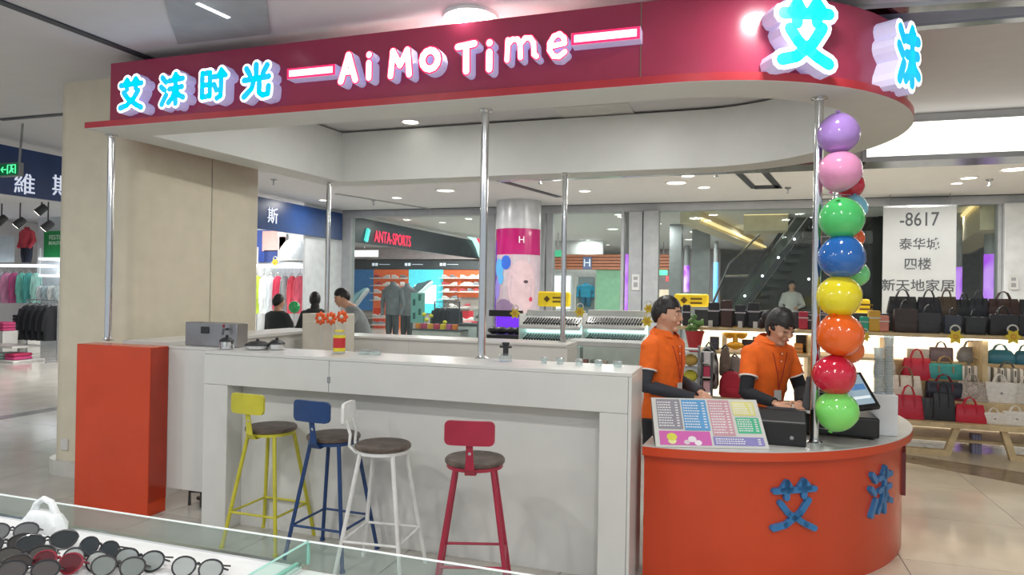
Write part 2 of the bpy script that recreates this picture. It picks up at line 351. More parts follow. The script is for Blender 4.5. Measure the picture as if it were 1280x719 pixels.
FP = loop(-4.62, -4.45, CCY - 1.5, CCY + 1.5, 1.5)
obj('fascia', MB().sweep(FP, [(0, ZB + .05), (0, ZT), (-.025, ZT), (-.025, ZB + .05)], True), m_red, can)
obj('inner_face', MB().sweep(LP, [(-.305, ZB + .03), (-.305, ZT + .05), (-.33, ZT + .05), (-.33, ZB + .03)], True), m_in, can)
obj('joint_strip', MB().box(at(801, 60, Y=4.03).x - .003, at(801, 60, Y=4.03).x + .003, CCY - 1.503, CCY - 1.48, ZB + .05, ZT), m_seam, can)
m_side = M('letter side acrylic', 'd8d8e8', .4, emit='a49edc', es=.36, var=0); m_wf = M('lit white acrylic', 'ffffff', .4, emit='ffffff', es=1.25, var=0)
m_cy = M('lit cyan film', '10b8e0', .4, emit='00a6d8', es=.95, var=0); m_pk = M('lit pink edge', 'f03070', .4, emit='ff2860', es=.9, var=0)
Y0 = CCY - 1.5
def letter(g, O, U, V, N, w, h, style, lbl, d=.09):
    t = .047 * h / .3 if style == 'cy' else (.058 if g == 'O' else .042) * h / .3
    r = obj('letter', glyph(MB(), g, O, U, V, N, w, h, t * 1.1, 0.002, d), m_side, can, smooth=False, label=lbl)
    if style == 'cy':
        obj('letter_edge', glyph(MB(), g, O, U, V, N, w, h, t * 1.05, d, d + .003), m_wf, r, smooth=False)
        if g == 'ai': obj('letter_edge', MB().prism([(w * (.5 + .2 * cos(q * pi / 8)), h * (.50 + .2 * sin(q * pi / 8))) for q in range(16)], O, U, V, N, .002, d + .0035), m_wf, r, smooth=False)
        obj('letter_face', glyph(MB(), g, O, U, V, N, w, h, t * .62, d + .003, d + .006), m_cy, r, smooth=False)
    else:
        obj('letter_edge', glyph(MB(), g, O, U, V, N, w, h, t * 1.12, d, d + .003), m_pk, r, smooth=False)
        obj('letter_face', glyph(MB(), g, O, U, V, N, w, h, t * .80, d + .003, d + .006), m_wf, r, smooth=False)
def flat_letter(g, x0, x1, yt, yb_, style, lbl, d=.09):
    Yl = Y0 - d
    a = at(x0, (yt + yb_) / 2, Y=Yl); b = at(x1, (yt + yb_) / 2, Y=Yl); zt, zb = at((x0 + x1) / 2, yt, Y=Yl).z, at((x0 + x1) / 2, yb_, Y=Yl).z
    h = zt - zb; k = .047 if style == 'cy' else .04; mg = k * h / .3 * 1.0; w = b.x - a.x - 2 * mg; h2 = h - 2 * mg
    letter(g, Vector((a.x + mg, Y0, zb + mg)), (1, 0, 0), (0, 0, 1), (0, -1, 0), w, h2, style, lbl, d)
for g, a, b, c, e_, l in (('ai', 143, 186, 90, 145, 'glowing cyan and white letter at the far left of the sign'), ('mo', 194, 237, 84, 139, 'second glowing cyan letter of the sign'), ('shi', 244, 290, 79, 134, 'third glowing cyan letter of the sign'), ('guang', 297, 346, 72, 130, 'fourth glowing cyan letter of the sign')):
    flat_letter(g, a, b, c, e_, 'cy', l)
for g, a, b, c, e_ in (('A', 420, 452, 62, 109), ('i', 453, 470, 60, 104), ('M', 482, 519, 56, 101), ('O', 522, 554, 57, 93), ('T', 566, 600, 47, 97), ('i', 602, 622, 44, 94), ('m', 627, 677, 41, 80), ('e', 680, 714, 37, 77)):
    flat_letter(g, a, b, c, e_, 'pk', 'glowing white letter %s with pink edge' % g)
for (xa_, ya, xb_, yb2) in ((362, 92, 416, 87.5), (718, 48, 796, 42)):
    a, b = at(xa_, ya, Y=Y0 - .09), at(xb_, yb2, Y=Y0 - .09); zz = (a.z + b.z) / 2
    r = obj('letter', MB().box(a.x - .02, b.x + .02, Y0 - .09, Y0, zz - .036, zz + .036), m_side, can, label='glowing white dash bar with pink edge')
    obj('letter_edge', MB().box(a.x - .018, b.x + .018, Y0 - .093, Y0 - .09, zz - .035, zz + .035), m_pk, r); obj('letter_face', MB().box(a.x, b.x, Y0 - .096, Y0 - .093, zz - .021, zz + .021), m_wf, r)
def curved_letter(g, th, R, z0, w, h, lit, lbl, parent, cy):
    N = Vector((sin(th), -cos(th), 0)); U = Vector((cos(th), sin(th), 0)); O = Vector((CCX, cy, z0)) + N * (R - .012) - U * w / 2
    if lit: letter(g, O, U, (0, 0, 1), N, w, h, 'cy', lbl, .13)
    else: obj('letter', glyph(MB(), g, O, U, (0, 0, 1), N, w, h, h * .062, 0, .032), (M('dark red letter', '6a2a30', .3) if g == 'shi' else M('blue letter acrylic', '2f74ae', .3)), parent, smooth=False, label=lbl)
curved_letter('ai', radians(27.2), 1.5, 2.95, .32, .345, True, 'large glowing cyan letter on the curved end', can, CCY)
curved_letter('mo', radians(56.5), 1.5, 2.955, .29, .34, True, 'glowing cyan letter turned away on the round end', can, CCY)
# poles
def pole(x, y, z0, z1, lbl, r=.026):
    t = T('support_pole', lbl, 'pole', (x, y, z0), 'chrome canopy poles')
    obj('tube', MB().tube((x, y, z0 + .008), (x, y, z1 - .008), r, n=20), m_chrome, t)
    obj('base_flange', MB().lathe([(.045, 0), (.045, .006), (.03, .012), (.027, .02)], (x, y, z0), 20), m_chrome, t)
    obj('top_flange', MB().lathe([(.027, -.02), (.03, -.012), (.048, -.008), (.048, -.001)], (x, y, z1), 20), m_chrome, t)
ZC = 1.228; ZL = .795
p = at(137, 168, Z=ZB); pole(p.x, p.y + .02, 1.2285, ZB, 'chrome pole at the left end behind the orange panel')
p = at(607, 137, Z=ZB); pole(p.x, p.y, ZC, ZB, 'chrome pole rising from the middle of the white bar top')
p = at(1024, 122, Z=ZB); pole(p.x, p.y, ZL, ZB, 'chrome pole on the round counter carrying the balloon column')
p = at(405, 226, Z=ZB); pole(p.x, p.y + .1, 1.17, ZB, 'chrome back pole at the left above the seated people')
p = at(706, 216, Z=ZB); pole(p.x, p.y + .02, 1.168, ZB, 'chrome back pole in front of the lit glasses display')
p = at(1046, 215, Y=6.35); pole(p.x, 6.35, 0, ZB, 'chrome back pole at right hidden behind the balloons')
# bar counter
bar = T('bar_counter', 'long white bar counter with recessed front behind the four stools', 'counter', (-2.1, 4.0, 0))
XA, XB_ = -3.534, -.572; xm = at(411, 460, Y=3.868).x
obj('top', MB().box(XA, XB_, 3.872, 4.305, 1.206, ZC), m_white, bar, .003); obj('top', MB().box(-4.06, XA - .002, 4.07, 4.305, 1.206, ZC), m_white, bar, .003)
obj('apron_panel', MB().box(XA, xm - .002, 3.868, 3.888, 1.0, 1.205), m_white, bar, .002); obj('apron_panel', MB().box(xm + .002, -.592, 3.868, 3.888, 1.0, 1.205), m_white, bar, .002)
obj('apron_back', MB().box(XA, -.6, 3.89, 4.02, 1.0, 1.02), m_white, bar)
obj('end_panel', MB().box(XA, -3.332, 3.868, 4.04, 0, .998), m_white, bar, .003); obj('end_panel', MB().box(-.752, -.592, 3.868, 4.04, 0, .998), m_white, bar, .003)
obj('side_panel', MB().box(-.59, XB_, 3.868, 4.305, 0, 1.205), m_white, bar, .002)
obj('back_panel', MB().box(-3.33, -.754, 4.02, 4.04, 0, 1.0), m_white, bar)
obj('left_panel', MB().box(-4.06, XA - .002, 4.07, 4.09, .17, 1.205), m_white, bar, .002)
obj('inner_panel', MB().box(-3.5, -.6, 4.285, 4.303, .1, 1.205), m_white, bar)
obj('power_plate', MB().box(*(lambda p: (p.x - .012, p.x + .012, 3.866, 3.869, p.z - .02, p.z + .02))(at(411, 475, Y=3.868))), m_metal, bar)
# pipes seen under the left panel
pip = T('plumbing_pipes', 'dark pipes and cables in the gap under the white side panel', 'pipes', (-3.75, 4.2, 0))
m_pipe = M('dark pipe', '4a4a48', .5)
obj('pipe', MB().path([(-3.95, 4.2, .012), (-3.95, 4.2, .12), (-3.6, 4.24, .13), (-3.56, 4.24, .3)], .012), m_pipe, pip); obj('pipe', MB().path([(-3.98, 4.32, .03), (-3.7, 4.25, .03), (-3.6, 4.3, .2), (-3.6, 4.3, .5)], .016), m_pipe, pip)
obj('valve_box', MB().box(-3.86, -3.72, 4.2, 4.28, 0, .13), m_pipe, pip, .01)
ob = T('orange_end_panel', 'tall plain orange red cabinet at the left end of the kiosk', 'cabinet', (-4.4, 3.98, 0))
obj('body', MB().box(-4.755, -4.045, 3.9, 4.066, 0.0, 1.226), m_orange, ob, .004)
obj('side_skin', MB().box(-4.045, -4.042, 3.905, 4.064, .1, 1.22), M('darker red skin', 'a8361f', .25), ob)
sc = T('side_counter', 'white side counter running back beside the cream pier', 'counter', (-4.6, 5.3, 0))
obj('body', MB().box(-4.74, -4.32, 4.32, 6.48, 0, 1.195), m_white, sc); obj('top', MB().box(-4.76, -4.3, 4.31, 6.48, 1.197, ZC), m_white, sc, .003)
bc = T('back_counter', 'long white back counter of the kiosk behind the bar', 'counter', (-3.2, 6.7, 0))
xr = at(709, 430, Y=6.5).x
for a, b in ((-4.76, -3.3), (-3.298, xr)): obj('body', MB().box(a, b, 6.5, 6.92, 0, 1.14), m_white, bc, .003)
obj('top', MB().box(-4.76, xr, 6.49, 6.93, 1.142, 1.168), m_white, bc, .003)
# low round cashier counter
RC = 1.57; CY2 = 5.6
cc = T('cashier_counter', 'round orange red cashier counter with grey white top', 'counter', (CCX + 1.2, 4.6, 0))
a0, a1 = radians(-4), radians(110)
obj('body', MB().arcband(CCX, CY2, RC - .52, RC - .06, a0, a1, 0, ZL - .05, 64), m_orange, cc)
obj('lip', MB().arcband(CCX, CY2, RC - .1, RC, a0, a1, ZL - .055, ZL - .006, 64), m_orange, cc)
obj('top', MB().arcband(CCX, CY2, RC - .56, RC - .002, a0, a1, ZL - .006, ZL, 64), M('grey white top', 'c4c6c2', .25, var=.02), cc)
for g, th, w, h, z, l in (('ai', 28.6, .295, .285, .333, 'raised blue letter on the orange counter front, left'), ('mo', 55.5, .28, .28, .35, 'raised blue letter on the orange counter front, right'), ('shi', 79.5, .24, .33, .33, 'raised dark red letter seen edge-on at the far side of the counter')):
    curved_letter(g, radians(th), RC - .06, z, w, h, False, l, cc, CY2)
# ================================================================ BEYOND THE KIOSK
def loft(mb, rings, n=20):
    """rings: (cx,cy,cz,rx,ry,power,fold,foldn) horizontal superellipse sections"""
    vs = []
    for (cx, cy, cz, rx, ry, pw, fa, fn) in rings:
        for j in range(n):
            a = 2 * pi * j / n; c, s_ = cos(a), sin(a); k = 1 + fa * sin(a * fn + cz * 9)
            vs.append((cx + rx * k * (abs(c) ** pw) * (1 if c >= 0 else -1), cy + ry * k * (abs(s_) ** pw) * (1 if s_ >= 0 else -1), cz))
    K = len(rings); fs = [(i * n + j, i * n + (j + 1) % n, (i + 1) * n + (j + 1) % n, (i + 1) * n + j) for i in range(K - 1) for j in range(n)]
    fs += [tuple(range(n - 1, -1, -1)), tuple(range((K - 1) * n, K * n))]
    return mb.add(vs, fs)
def fwd(p): return (Vector(p) - Vector((0, 0, CAM_H))).dot(fw)
def px(n, p): return n * fwd(p) / F_PX
m_navy = M('navy sign panel', '1f3d72', .35, var=.05); m_shopwall = M('shop wall', 'c8cdd0', .6); m_lit = M('shelf light', 'ffffff', emit='f4f8ff', es=1.2); m_wood = M('pale wood', 'd3bd92', .45, var=.08, scale=12)
m_glass = M('thin glass', 'f4faf8', .05, alpha=.004); m_black = M('soft black', '26282c', .45); m_grey = M('grey', '8d9092', .5); m_dgrey = M('dark grey', '4a4d52', .5)
# ---- left clothes shop
struct('wall_shop', MB().box(-18, XS - .02, 13.55, 13.7, 0, CEIL), m_shopwall); struct('wall_shop', MB().box(XS - .05, XS, 12.3, 13.7, 0, CEIL), m_shopwall)
s1 = T('shop_fascia', 'navy blue fascia of the clothes shop with white lettering', 'sign', (XS, 8, 2.77))
obj('panel', MB().box(XS - .01, XS + .06, 3.2, 13.6, 2.77, 3.37), m_navy, s1)
m_wl = M('white sign letter', 'f0f4ff', .5, emit='dfe8ff', es=.5)
for ch, x, y, hpx in (('維', 31, 232, 27), ('斯', 78, 235, 27), ('斯', 341, 271, 20)):
    p = at(x, y, X=XS + .07); text('sign_letter', ch, m_wl, s1, p, (0, 1, 0), (0, 0, 1), px(hpx, p) * 1.05, .01, extra=.0)
# shelf wall, everything stands just in front of the side wall
YS_ = 13.35
sh = T('shop_shelving', 'white lit wall shelving in the clothes shop', 'shelving', (-12, YS_, 0))
def shelf_bar(x0, x1, y, dep=.35, mat=m_lit, th=3):
    a, b = at(x0, y, Y=YS_ - dep), at(x1, y, Y=YS_ - dep); obj('shelf', MB().box(a.x, b.x, YS_ - dep, 13.54, a.z - px(th, a), a.z), mat, sh)
shelf_bar(-40, 47, 330); shelf_bar(48, 72, 322); shelf_bar(48, 76, 343, .3); shelf_bar(318, 376, 330, .35, m_lit, 4); shelf_bar(376, 390, 332, .3, m_white, 2)
for x in (320, 383, 48): p = at(x, 340, Y=YS_ - .05); obj('upright', MB().box(p.x - .02, p.x + .02, YS_ - .04, YS_, 0, 2.6), m_white, sh)
m_poster = lambda c: M('poster ' + c, c, .5)
# mannequin torso, poster boards
def board(name, x0, y0, x1, y1, Y, mat, label, cat, th=.02, grp=None, parent=None):
    a, b = at(x0, y0, Y=Y), at(x1, y1, Y=Y); m = MB().box(a.x, b.x, Y, Y + th, min(a.z, b.z), max(a.z, b.z))
    if name in ('lit_sign', 'exit_sign', 'red_sign'):
        o_ = obj(name, m, mat, label=label, cat=cat); obj('rod', MB().tube(((a.x + b.x) / 2, Y + th / 2, a.z - .005), ((a.x + b.x) / 2, Y + th / 2, CEIL - .003), .015, n=6), m_metal, o_); return o_
    return obj(name, m, mat, parent, label=label if parent is None else None, cat=cat if parent is None else None, group=grp)
gb = board('poster', 55, 289, 76, 322, 13.45, M('poster green', '1f8a4a', .5), 'green festival poster in the clothes shop beside the red jacket', 'poster')
p = at(68, 297, Y=13.44); text('print', 'FESTI', M('print pale', 'cfe8d6', .6), gb, p + Vector((0, 0, 0)), (1, 0, 0), (0, 0, 1), px(8, p), .004)
p = at(68, 304, Y=13.44); text('print', 'BEAUTI', M('print pale', 'cfe8d6', .6), gb, p, (1, 0, 0), (0, 0, 1), px(6, p), .004)
board('poster', -14, 296, 17, 328, 13.45, M('poster pale', 'b9c4c8', .5), 'pale grey framed poster at the left edge of the shop', 'poster')
fp = board('poster', 318, 288, 345, 328, 13.45, M('poster blue', '25479a', .5), 'fashion poster of a torso in striped top and blue jeans', 'poster')
for (x0, y0, x1, y1, c) in ((328, 289, 346, 314, 'd8a9a4'), (330, 313, 347, 328, '2b3f7a'), (347, 290, 357, 326, 'd6c7c3'), (349, 296, 357, 312, 'c96a70')): board('print', x0, y0, x1, y1, 13.44, m_poster(c), '', '', .008, parent=fp)
def garment_mesh():
    m = MB(); loft(m, [(0, 0, 0, .5, .11, .8, .06, 7), (0, 0, .3, .47, .1, .8, .07, 7), (0, 0, .6, .46, .1, .8, .06, 6), (0, 0, .85, .48, .09, .8, .03, 5), (0, 0, .95, .36, .07, .8, 0, 5), (0, 0, 1, .14, .05, .9, 0, 5)], 22)
    for s in (-1, 1): m.path([(s * .40, 0, .88), (s * .50, .02, .6), (s * .53, .03, .28)], [.1, .085, .07], 8)
    return m
GM = mesh_of('garment', garment_mesh()); HM = mesh_of('hanger', MB().path([(-.36, 0, .95), (0, 0, 1.08), (.36, 0, .95)], .012, 6).path([(0, 0, 1.07), (0, 0, 1.2), (.04, 0, 1.24), (.06, 0, 1.2)], .01, 6))
def garment(x0, x1, y0, y1, Y, col, label, rot=0, grp=None):
    a = at((x0 + x1) / 2, y1, Y=Y); b = at((x0 + x1) / 2, y0, Y=Y); w = px(x1 - x0, a); h = b.z - a.z
    t = T('hanging_garment', label, 'garment', (a.x, a.y, a.z), grp, rot); t.scale = (w, max(.6, w), h)
    put('fabric', GM, M('cloth ' + col, col, .85, var=.12, scale=4), t); put('hanger', HM, m_metal, t); return t
for i, (x0, x1, c, l) in enumerate(((-8, 6, 'b9c2c9', 'pale grey jacket hanging at the left edge of the frame'), (2, 15, 'e29ac0', 'pink jacket hanging leftmost in the clothes shop'), (12, 24, 'c45f92', 'deep pink jacket next to the mint garments'), (21, 32, '7fd0c0', 'mint green jacket under the red mannequin jacket'), (30, 41, '5fb8b4', 'teal jacket beside the mint green jacket'), (39, 50, 'a7dcd2', 'pale mint jacket at the right end of the pink and teal row'))):
    garment(x0, x1, 341, 379, YS_ - .3, c, l, .9)
for i, (x0, x1, c, l) in enumerate(((46, 54, 'd7dfe3', 'white top first on the short rail beside the pier'), (53, 61, 'b8cdd4', 'pale blue top on the short rail beside the pier'), (60, 69, 'dfe6e6', 'second white top on the short rail beside the pier'), (68, 77, 'c3d2d6', 'last pale top on the short rail beside the pier'))):
    garment(x0, x1, 357, 376, YS_ - .25, c, l, .9)
for (x0, x1, c, l) in ((315, 327, 'b8cf4a', 'lime green jacket hanging left in the right shop bay'), (324, 335, 'dfe6e8', 'white jacket between lime and grey garments'), (333, 342, 'c9d4da', 'pale blue grey jacket on the right bay rail'), (341, 352, 'c93c58', 'red jacket with white piping on the rail'), (350, 361, '8f9498', 'grey shirt hanging between two red jackets'), (359, 370, 'd04a5c', 'red jacket nearest the white shelving end'), (367, 382, 'c9566a', 'rose red garment at the right end of the rail')):
    garment(x0, x1, 345, 392, YS_ - .3, c, l, .5)
# mannequin with red jacket
def mann(name, x, y0, y1, Y, top, pants, label, cat='mannequin', wk=.24):
    a = at(x, y1, Y=Y); b = at(x, y0, Y=Y); h = b.z - a.z; t = T(name, label, cat, (a.x, a.y, a.z)); w = wk
    m = MB(); c0 = (a.x, a.y)
    loft(m, [(c0[0], c0[1], a.z + h * .42, w * .75, .12, .9, .02, 5), (c0[0], c0[1], a.z + h * .62, w * .72, .12, .9, .02, 5), (c0[0], c0[1], a.z + h * .82, w * .95, .13, .9, .01, 5), (c0[0], c0[1], a.z + h * .9, w * .85, .11, .9, 0, 5), (c0[0], c0[1], a.z + h * .95, w * .3, .07, 1, 0, 5), (c0[0], c0[1], a.z + h, w * .24, .06, 1, 0, 5)])
    for s in (-1, 1): m.path([(a.x + s * w * .85, a.y, a.z + h * .86), (a.x + s * w * 1.15, a.y + .02, a.z + h * .62), (a.x + s * w * .95, a.y - .08, a.z + h * .42)], [.07, .06, .045], 8)
    obj('jacket', m, M('cloth ' + top, top, .85, var=.1), t)
    m = MB()
    for s in (-1, 1): m.path([(a.x + s * w * .33, a.y, a.z + h * .46), (a.x + s * w * .38, a.y, a.z + h * .2), (a.x + s * w * .36, a.y, a.z + .01)], [.1, .085, .06], 10)
    obj('trousers', m, M('cloth ' + pants, pants, .85), t)
    if a.z < 1.0: obj('plinth', MB().box(a.x - .25, a.x + .25, a.y - .2, a.y + .2, 0, a.z + .005), m_white, t)
    return t
mann('shop_mannequin', 33, 284, 329, YS_ - .15, 'b8404e', '252a3a', 'mannequin torso in red jacket on the shop shelf', wk=.2)
hat = at(368, 327, Y=13.12); hw = T('white_display_bust', 'white rounded display bust on the shelf beside the striped top poster', 'display bust', hat)
obj('shell', MB().lathe([(.33, 0), (.34, .08), (.3, .3), (.2, .44), (.06, .52), (.0, .53)], hat, 20), M('white bust', 'd6dde2', .4), hw); obj('base', MB().lathe([(.36, -.0), (.36, .03), (.3, .05)], hat, 20), m_white, hw)
for x in (52, 60, 25, 2):   # track spots
    y = {52: 262, 60: 282, 25: 278, 2: 275}[x]; p = at(x, y, Y=11.0)
    t = T('track_spotlight', {52: 'upper black track spotlight in the clothes shop', 60: 'black track spotlight above the green poster', 25: 'black track spotlight above the red mannequin', 2: 'black track spotlight at the left frame edge'}[x], 'spotlight', p)
    R = Matrix.Rotation(radians(35), 3, 'Y') @ Matrix.Rotation(radians(150), 3, 'X')
    obj('housing', MB().lathe([(.05, -.12), (.08, -.1), (.09, .1), (.085, .12)], p, 14, R), m_black, t); obj('lens', MB().lathe([(.0, .11), (.075, .125), (0, .126)], p, 14, R), m_lens, t); obj('stem', MB().tube(p + Vector((0, 0, .05)), (p.x, p.y, CEIL - .003), .014, n=6), m_black, t)
# black garments on floor rack
p = at(52, 468, Z=0); p = Vector((p.x, 10.9, 0))
rk = T('garment_rack', 'chrome floor rack under the black clothes', 'rack', p); zr = at(52, 382, Y=10.9).z
x0, x1 = at(34, 400, Y=10.9).x, at(72, 400, Y=10.9).x
obj('frame', MB().path([(x0, p.y, .02), (x0, p.y, zr + .12), (x1, p.y, zr + .12), (x1, p.y, .02)], .018, 8), m_metal, rk); obj('foot', MB().tube((x0, p.y - .25, .02), (x0, p.y + .25, .02), .018), m_metal, rk); obj('foot', MB().tube((x1, p.y - .25, .02), (x1, p.y + .25, .02), .018), m_metal, rk)
for i in range(5):
    a = x0 + (x1 - x0) * (i + .5) / 5; t = T('hanging_garment', 'long black coat on the floor rack beside the pier', 'garment', (a, p.y, .45), 'black coats on the floor rack', 1.2); t.scale = (.42, .6, zr - .45); put('fabric', GM, M('cloth black', '1d1f24', .9), t); put('hanger', HM, m_metal, t)
# white table with folded clothes, stool
a, b = at(-12, 447, Y=10.6), at(34, 447, Y=10.6); tb = T('display_table', 'white display table with folded clothes at the left edge', 'table', ((a.x + b.x) / 2, 10.6, 0))
obj('top', MB().box(a.x, b.x, 10.3, 11.0, a.z - .05, a.z), m_white, tb, .01)
for x in (a.x + .05, b.x - .05): obj('leg', MB().path([(x, 10.4, a.z - .04), (x - .12, 10.4, 0)], .035, 8), m_white, tb); obj('leg', MB().path([(x, 10.9, a.z - .04), (x - .12, 10.9, 0)], .035, 8), m_white, tb)
obj('lower_shelf', MB().box(a.x, b.x - .1, 10.35, 10.95, .3, .34), m_white, tb)
for i, (dx, dz, c, l) in enumerate(((.1, 0, 'd64f8a', 'folded pink top on the white table'), (.1, .07, 'c23a66', 'second folded pink top, upper of its pile'), (.45, 0, '8fa8a2', 'folded grey green top on the white table'), (.45, .07, 'a9b8b4', 'folded pale top, upper of its pile beside the pink'))):
    if b.x - dx - .3 > a.x: obj('folded_clothes', MB().box(b.x - dx - .3, b.x - dx, 10.4, 10.8, a.z + .002 + dz, a.z + .065 + dz), M('cloth ' + c, c, .9), bevel=.025, label=l, cat='folded clothes')
for i, (x, y, c, l) in enumerate(((6, 408, 'c84a7c', 'pink folded stack behind the white table'), (14, 400, '2e2f36', 'dark garment pile at the left edge behind the table'))):
    q = at(x, y, Y=11.6); hgt = .25; t = T('folded_pile', l, 'folded clothes', (q.x, q.y, 0)); obj('plinth', MB().box(q.x - .3, q.x + .22, 11.4 + .4 * i, 11.75 + .4 * i, 0, q.z - .1), m_white, t)
    for k in range(3): obj('fold', MB().box(q.x - .28, q.x + .2, 11.42 + .4 * i, 11.72 + .4 * i, q.z - .1 + k * .07, q.z - .035 + k * .07), M('cloth ' + c, c, .9), t, .02)
# exit sign hanging
p = at(12, 212, Y=5.5); ex = T('exit_sign', 'hanging green exit sign with running figure at the left edge', 'sign', p)
w = px(34, p); h = px(17, p)
obj('housing', MB().box(p.x - w / 2 - .02, p.x + w / 2, p.y, p.y + .05, p.z - h / 2, p.z + h / 2), m_grey, ex, .005)
obj('face', MB().box(p.x - w / 2, p.x + w / 2 - .02, p.y - .006, p.y, p.z - h / 2 + .012, p.z + h / 2 - .012), M('exit green', '0f5a38', .4, emit='0a6a3c', es=.3), ex)
m_eg = M('exit pictogram', '60ffb0', emit='58f0a0', es=1.2)
obj('figure_frame', MB().path([(p.x - .02, p.y - .009, p.z - h * .32), (p.x - .02, p.y - .009, p.z + h * .32), (p.x + .1, p.y - .009, p.z + h * .32), (p.x + .1, p.y - .009, p.z - h * .32)], .006, 4), m_eg, ex)
obj('figure', MB().path([(p.x + .01, p.y - .009, p.z - h * .25), (p.x + .04, p.y - .009, p.z), (p.x + .03, p.y - .009, p.z + h * .12), (p.x + .075, p.y - .009, p.z)], .006, 4).path([(p.x + .04, p.y - .009, p.z), (p.x + .07, p.y - .009, p.z - h * .25)], .006, 4).ell((p.x + .04, p.y - .009, p.z + h * .23), .012, .004, .012, 8, 6), m_eg, ex)
obj('arrow', MB().path([(p.x - .04, p.y - .009, p.z), (p.x - .12, p.y - .009, p.z)], .006, 4).path([(p.x - .09, p.y - .009, p.z + .03), (p.x - .12, p.y - .009, p.z), (p.x - .09, p.y - .009, p.z - .03)], .005, 4), m_eg, ex)
obj('rod', MB().tube((p.x + .12, p.y + .02, p.z + h / 2), (p.x + .16, p.y + .02, CEIL - .003), .012, n=6), m_grey, ex)

# ---- partition
part = struct('window_1', MB().box(at(425, 270, Y=YP).x, 9, YP, YP + .25, at(900, 262, Y=YP).z, at(900, 252, Y=YP).z), M('header paint', 'a4a7ac', .5), loc=(0, YP, 0), label='long glazed shopfront partition header')
zh0 = at(900, 262, Y=YP).z; zh1 = at(900, 252, Y=YP).z
obj('header_line', MB().box(at(425, 270, Y=YP).x, 9, YP - .03, YP - .001, zh1 - .01, zh1 + .1), m_dark, part)
struct('wall_header', MB().box(at(418, 270, Y=YP).x, 9, YP + .02, YP + .24, zh1 + .11, CEIL), m_ceil)
def pil(x0, x1, mat, name='mullion', dy=0, dz=None):
    a, b = at(x0, 360, Y=YP - dy).x, at(x1, 360, Y=YP - dy).x; return obj(name, MB().box(a, b, YP - dy, YP + .2, 0, dz or zh0), mat, part, .01)
m_post = M('post grey', 'a0a4a8', .4); m_pl = M('pilaster', '9a9ea2', .5)
for x0, x1 in ((417, 422), (424, 437), (601, 606), (608, 617), (674, 680), (682, 690), (775, 779), (1247, 1252)): pil(x0, x1, m_post)
pil(785, 802, m_pl, 'pilaster', .05); pil(803, 822, m_pl, 'pilaster', .1); pil(1255, 1290, M('white pilaster', 'c6cacc', .4), 'pilaster', .1)
for x0, x1 in ((437, 601), (690, 775), (822, 1000), (1000, 1247)):
    a, b = at(x0, 360, Y=YP).x, at(x1, 360, Y=YP).x; obj('pane', MB().box(a, b, YP + .08, YP + .09, .05, zh0), m_glass, part)
nt = board('paper_notice', 790, 343, 799, 363, YP - .07, M('notice paper', 'c2c4c4', .6), 'small notice on the grey pilaster left of the man', 'notice', .01); board('print', 792, 346, 797, 350, YP - .075, m_grey, '', '', .004, parent=nt); board('print', 792, 353, 797, 359, YP - .075, m_grey, '', '', .004, parent=nt)
nt = board('paper_notice', 1261, 344, 1273, 362, YP - .13, M('notice paper', 'c2c4c4', .6), 'small notice on the white pilaster at the right edge', 'notice', .01); board('print', 1264, 347, 1270, 351, YP - .135, m_grey, '', '', .004, parent=nt); board('print', 1264, 354, 1270, 359, YP - .135, m_grey, '', '', .004, parent=nt)
# round poster column
pc = at(646, 430, Y=YP - .7); rr = px(29, pc) * .97; ZC_ = lambda y: at(646, y, Y=YP - .7 - rr).z
col = T('poster_column', 'round column wrapped with a magenta topped beauty poster', 'column', (pc.x, YP - .7, 0)); cx, cy = pc.x, YP - .7
obj('shaft', MB().lathe([(rr, 0), (rr, CEIL - .002)], (cx, cy, 0), 40), M('column white', 'b9bcc0', .25), col)
def wrap(name, a0, a1, y0, y1, mat, k=1.006, poly=None):
    z0, z1 = ZC_(y1), ZC_(y0); m = MB(); m.arcband(cx, cy, rr, rr * k, radians(a0), radians(a1), z0, z1, 14); return obj(name, m, mat, col)
wrap('poster_sheet', -88, 90, 285, 418, M('poster face pale', 'c4b0ba', .2, coat=.5), 1.004); wrap('poster_band', -88, 90, 285, 318, M('poster magenta', 'b0206a', .2, coat=.5), 1.008)
wrap('poster_violet', -88, -52, 300, 420, M('poster violet', '6a2fb0', .2, emit='5a20b0', es=.25, coat=.5), 1.01)
def blob(name, a, y, da, dy, mat, k=1.012):
    m = MB(); zc_ = ZC_(y); rz = ZC_(y - dy) - zc_; n = 18; vs = [(cx + rr * k * sin(radians(a)), cy - rr * k * cos(radians(a)), zc_)]
    for ring in (.5, 1.0):
        for j in range(n): q = 2 * pi * j / n; A = radians(a + da * ring * cos(q)); vs.append((cx + rr * k * sin(A), cy - rr * k * cos(A), zc_ + rz * ring * sin(q)))
    fs = [(0, 1 + j, 1 + (j + 1) % n) for j in range(n)] + [(1 + j, 1 + n + j, 1 + n + (j + 1) % n, 1 + (j + 1) % n) for j in range(n)]
    return obj(name, m.add(vs, fs), mat, col)
blob('poster_face', 28, 358, 36, 34, M('poster skin', 'd0b6bc', .2, coat=.5), 1.012); blob('poster_hair', -20, 392, 34, 18, M('poster hair', '8a7494', .3), 1.014)
blob('poster_flower', -38, 335, 18, 12, M('poster cyan', '5fb0e8', .3), 1.016); blob('poster_flower', -14, 328, 14, 9, M('poster blue2', '3c6ad0', .3), 1.017); blob('poster_flower', -45, 362, 12, 14, M('poster lilac', '9a8ae0', .3), 1.016); blob('poster_flower', -30, 348, 10, 8, M('poster cyan', '5fb0e8', .3), 1.018)
blob('poster_lips', 52, 374, 5, 3, M('poster lips', 'c2405c', .3), 1.018); blob('poster_eye', 38, 352, 6, 2, M('poster eye', '4a3a44', .3), 1.018)
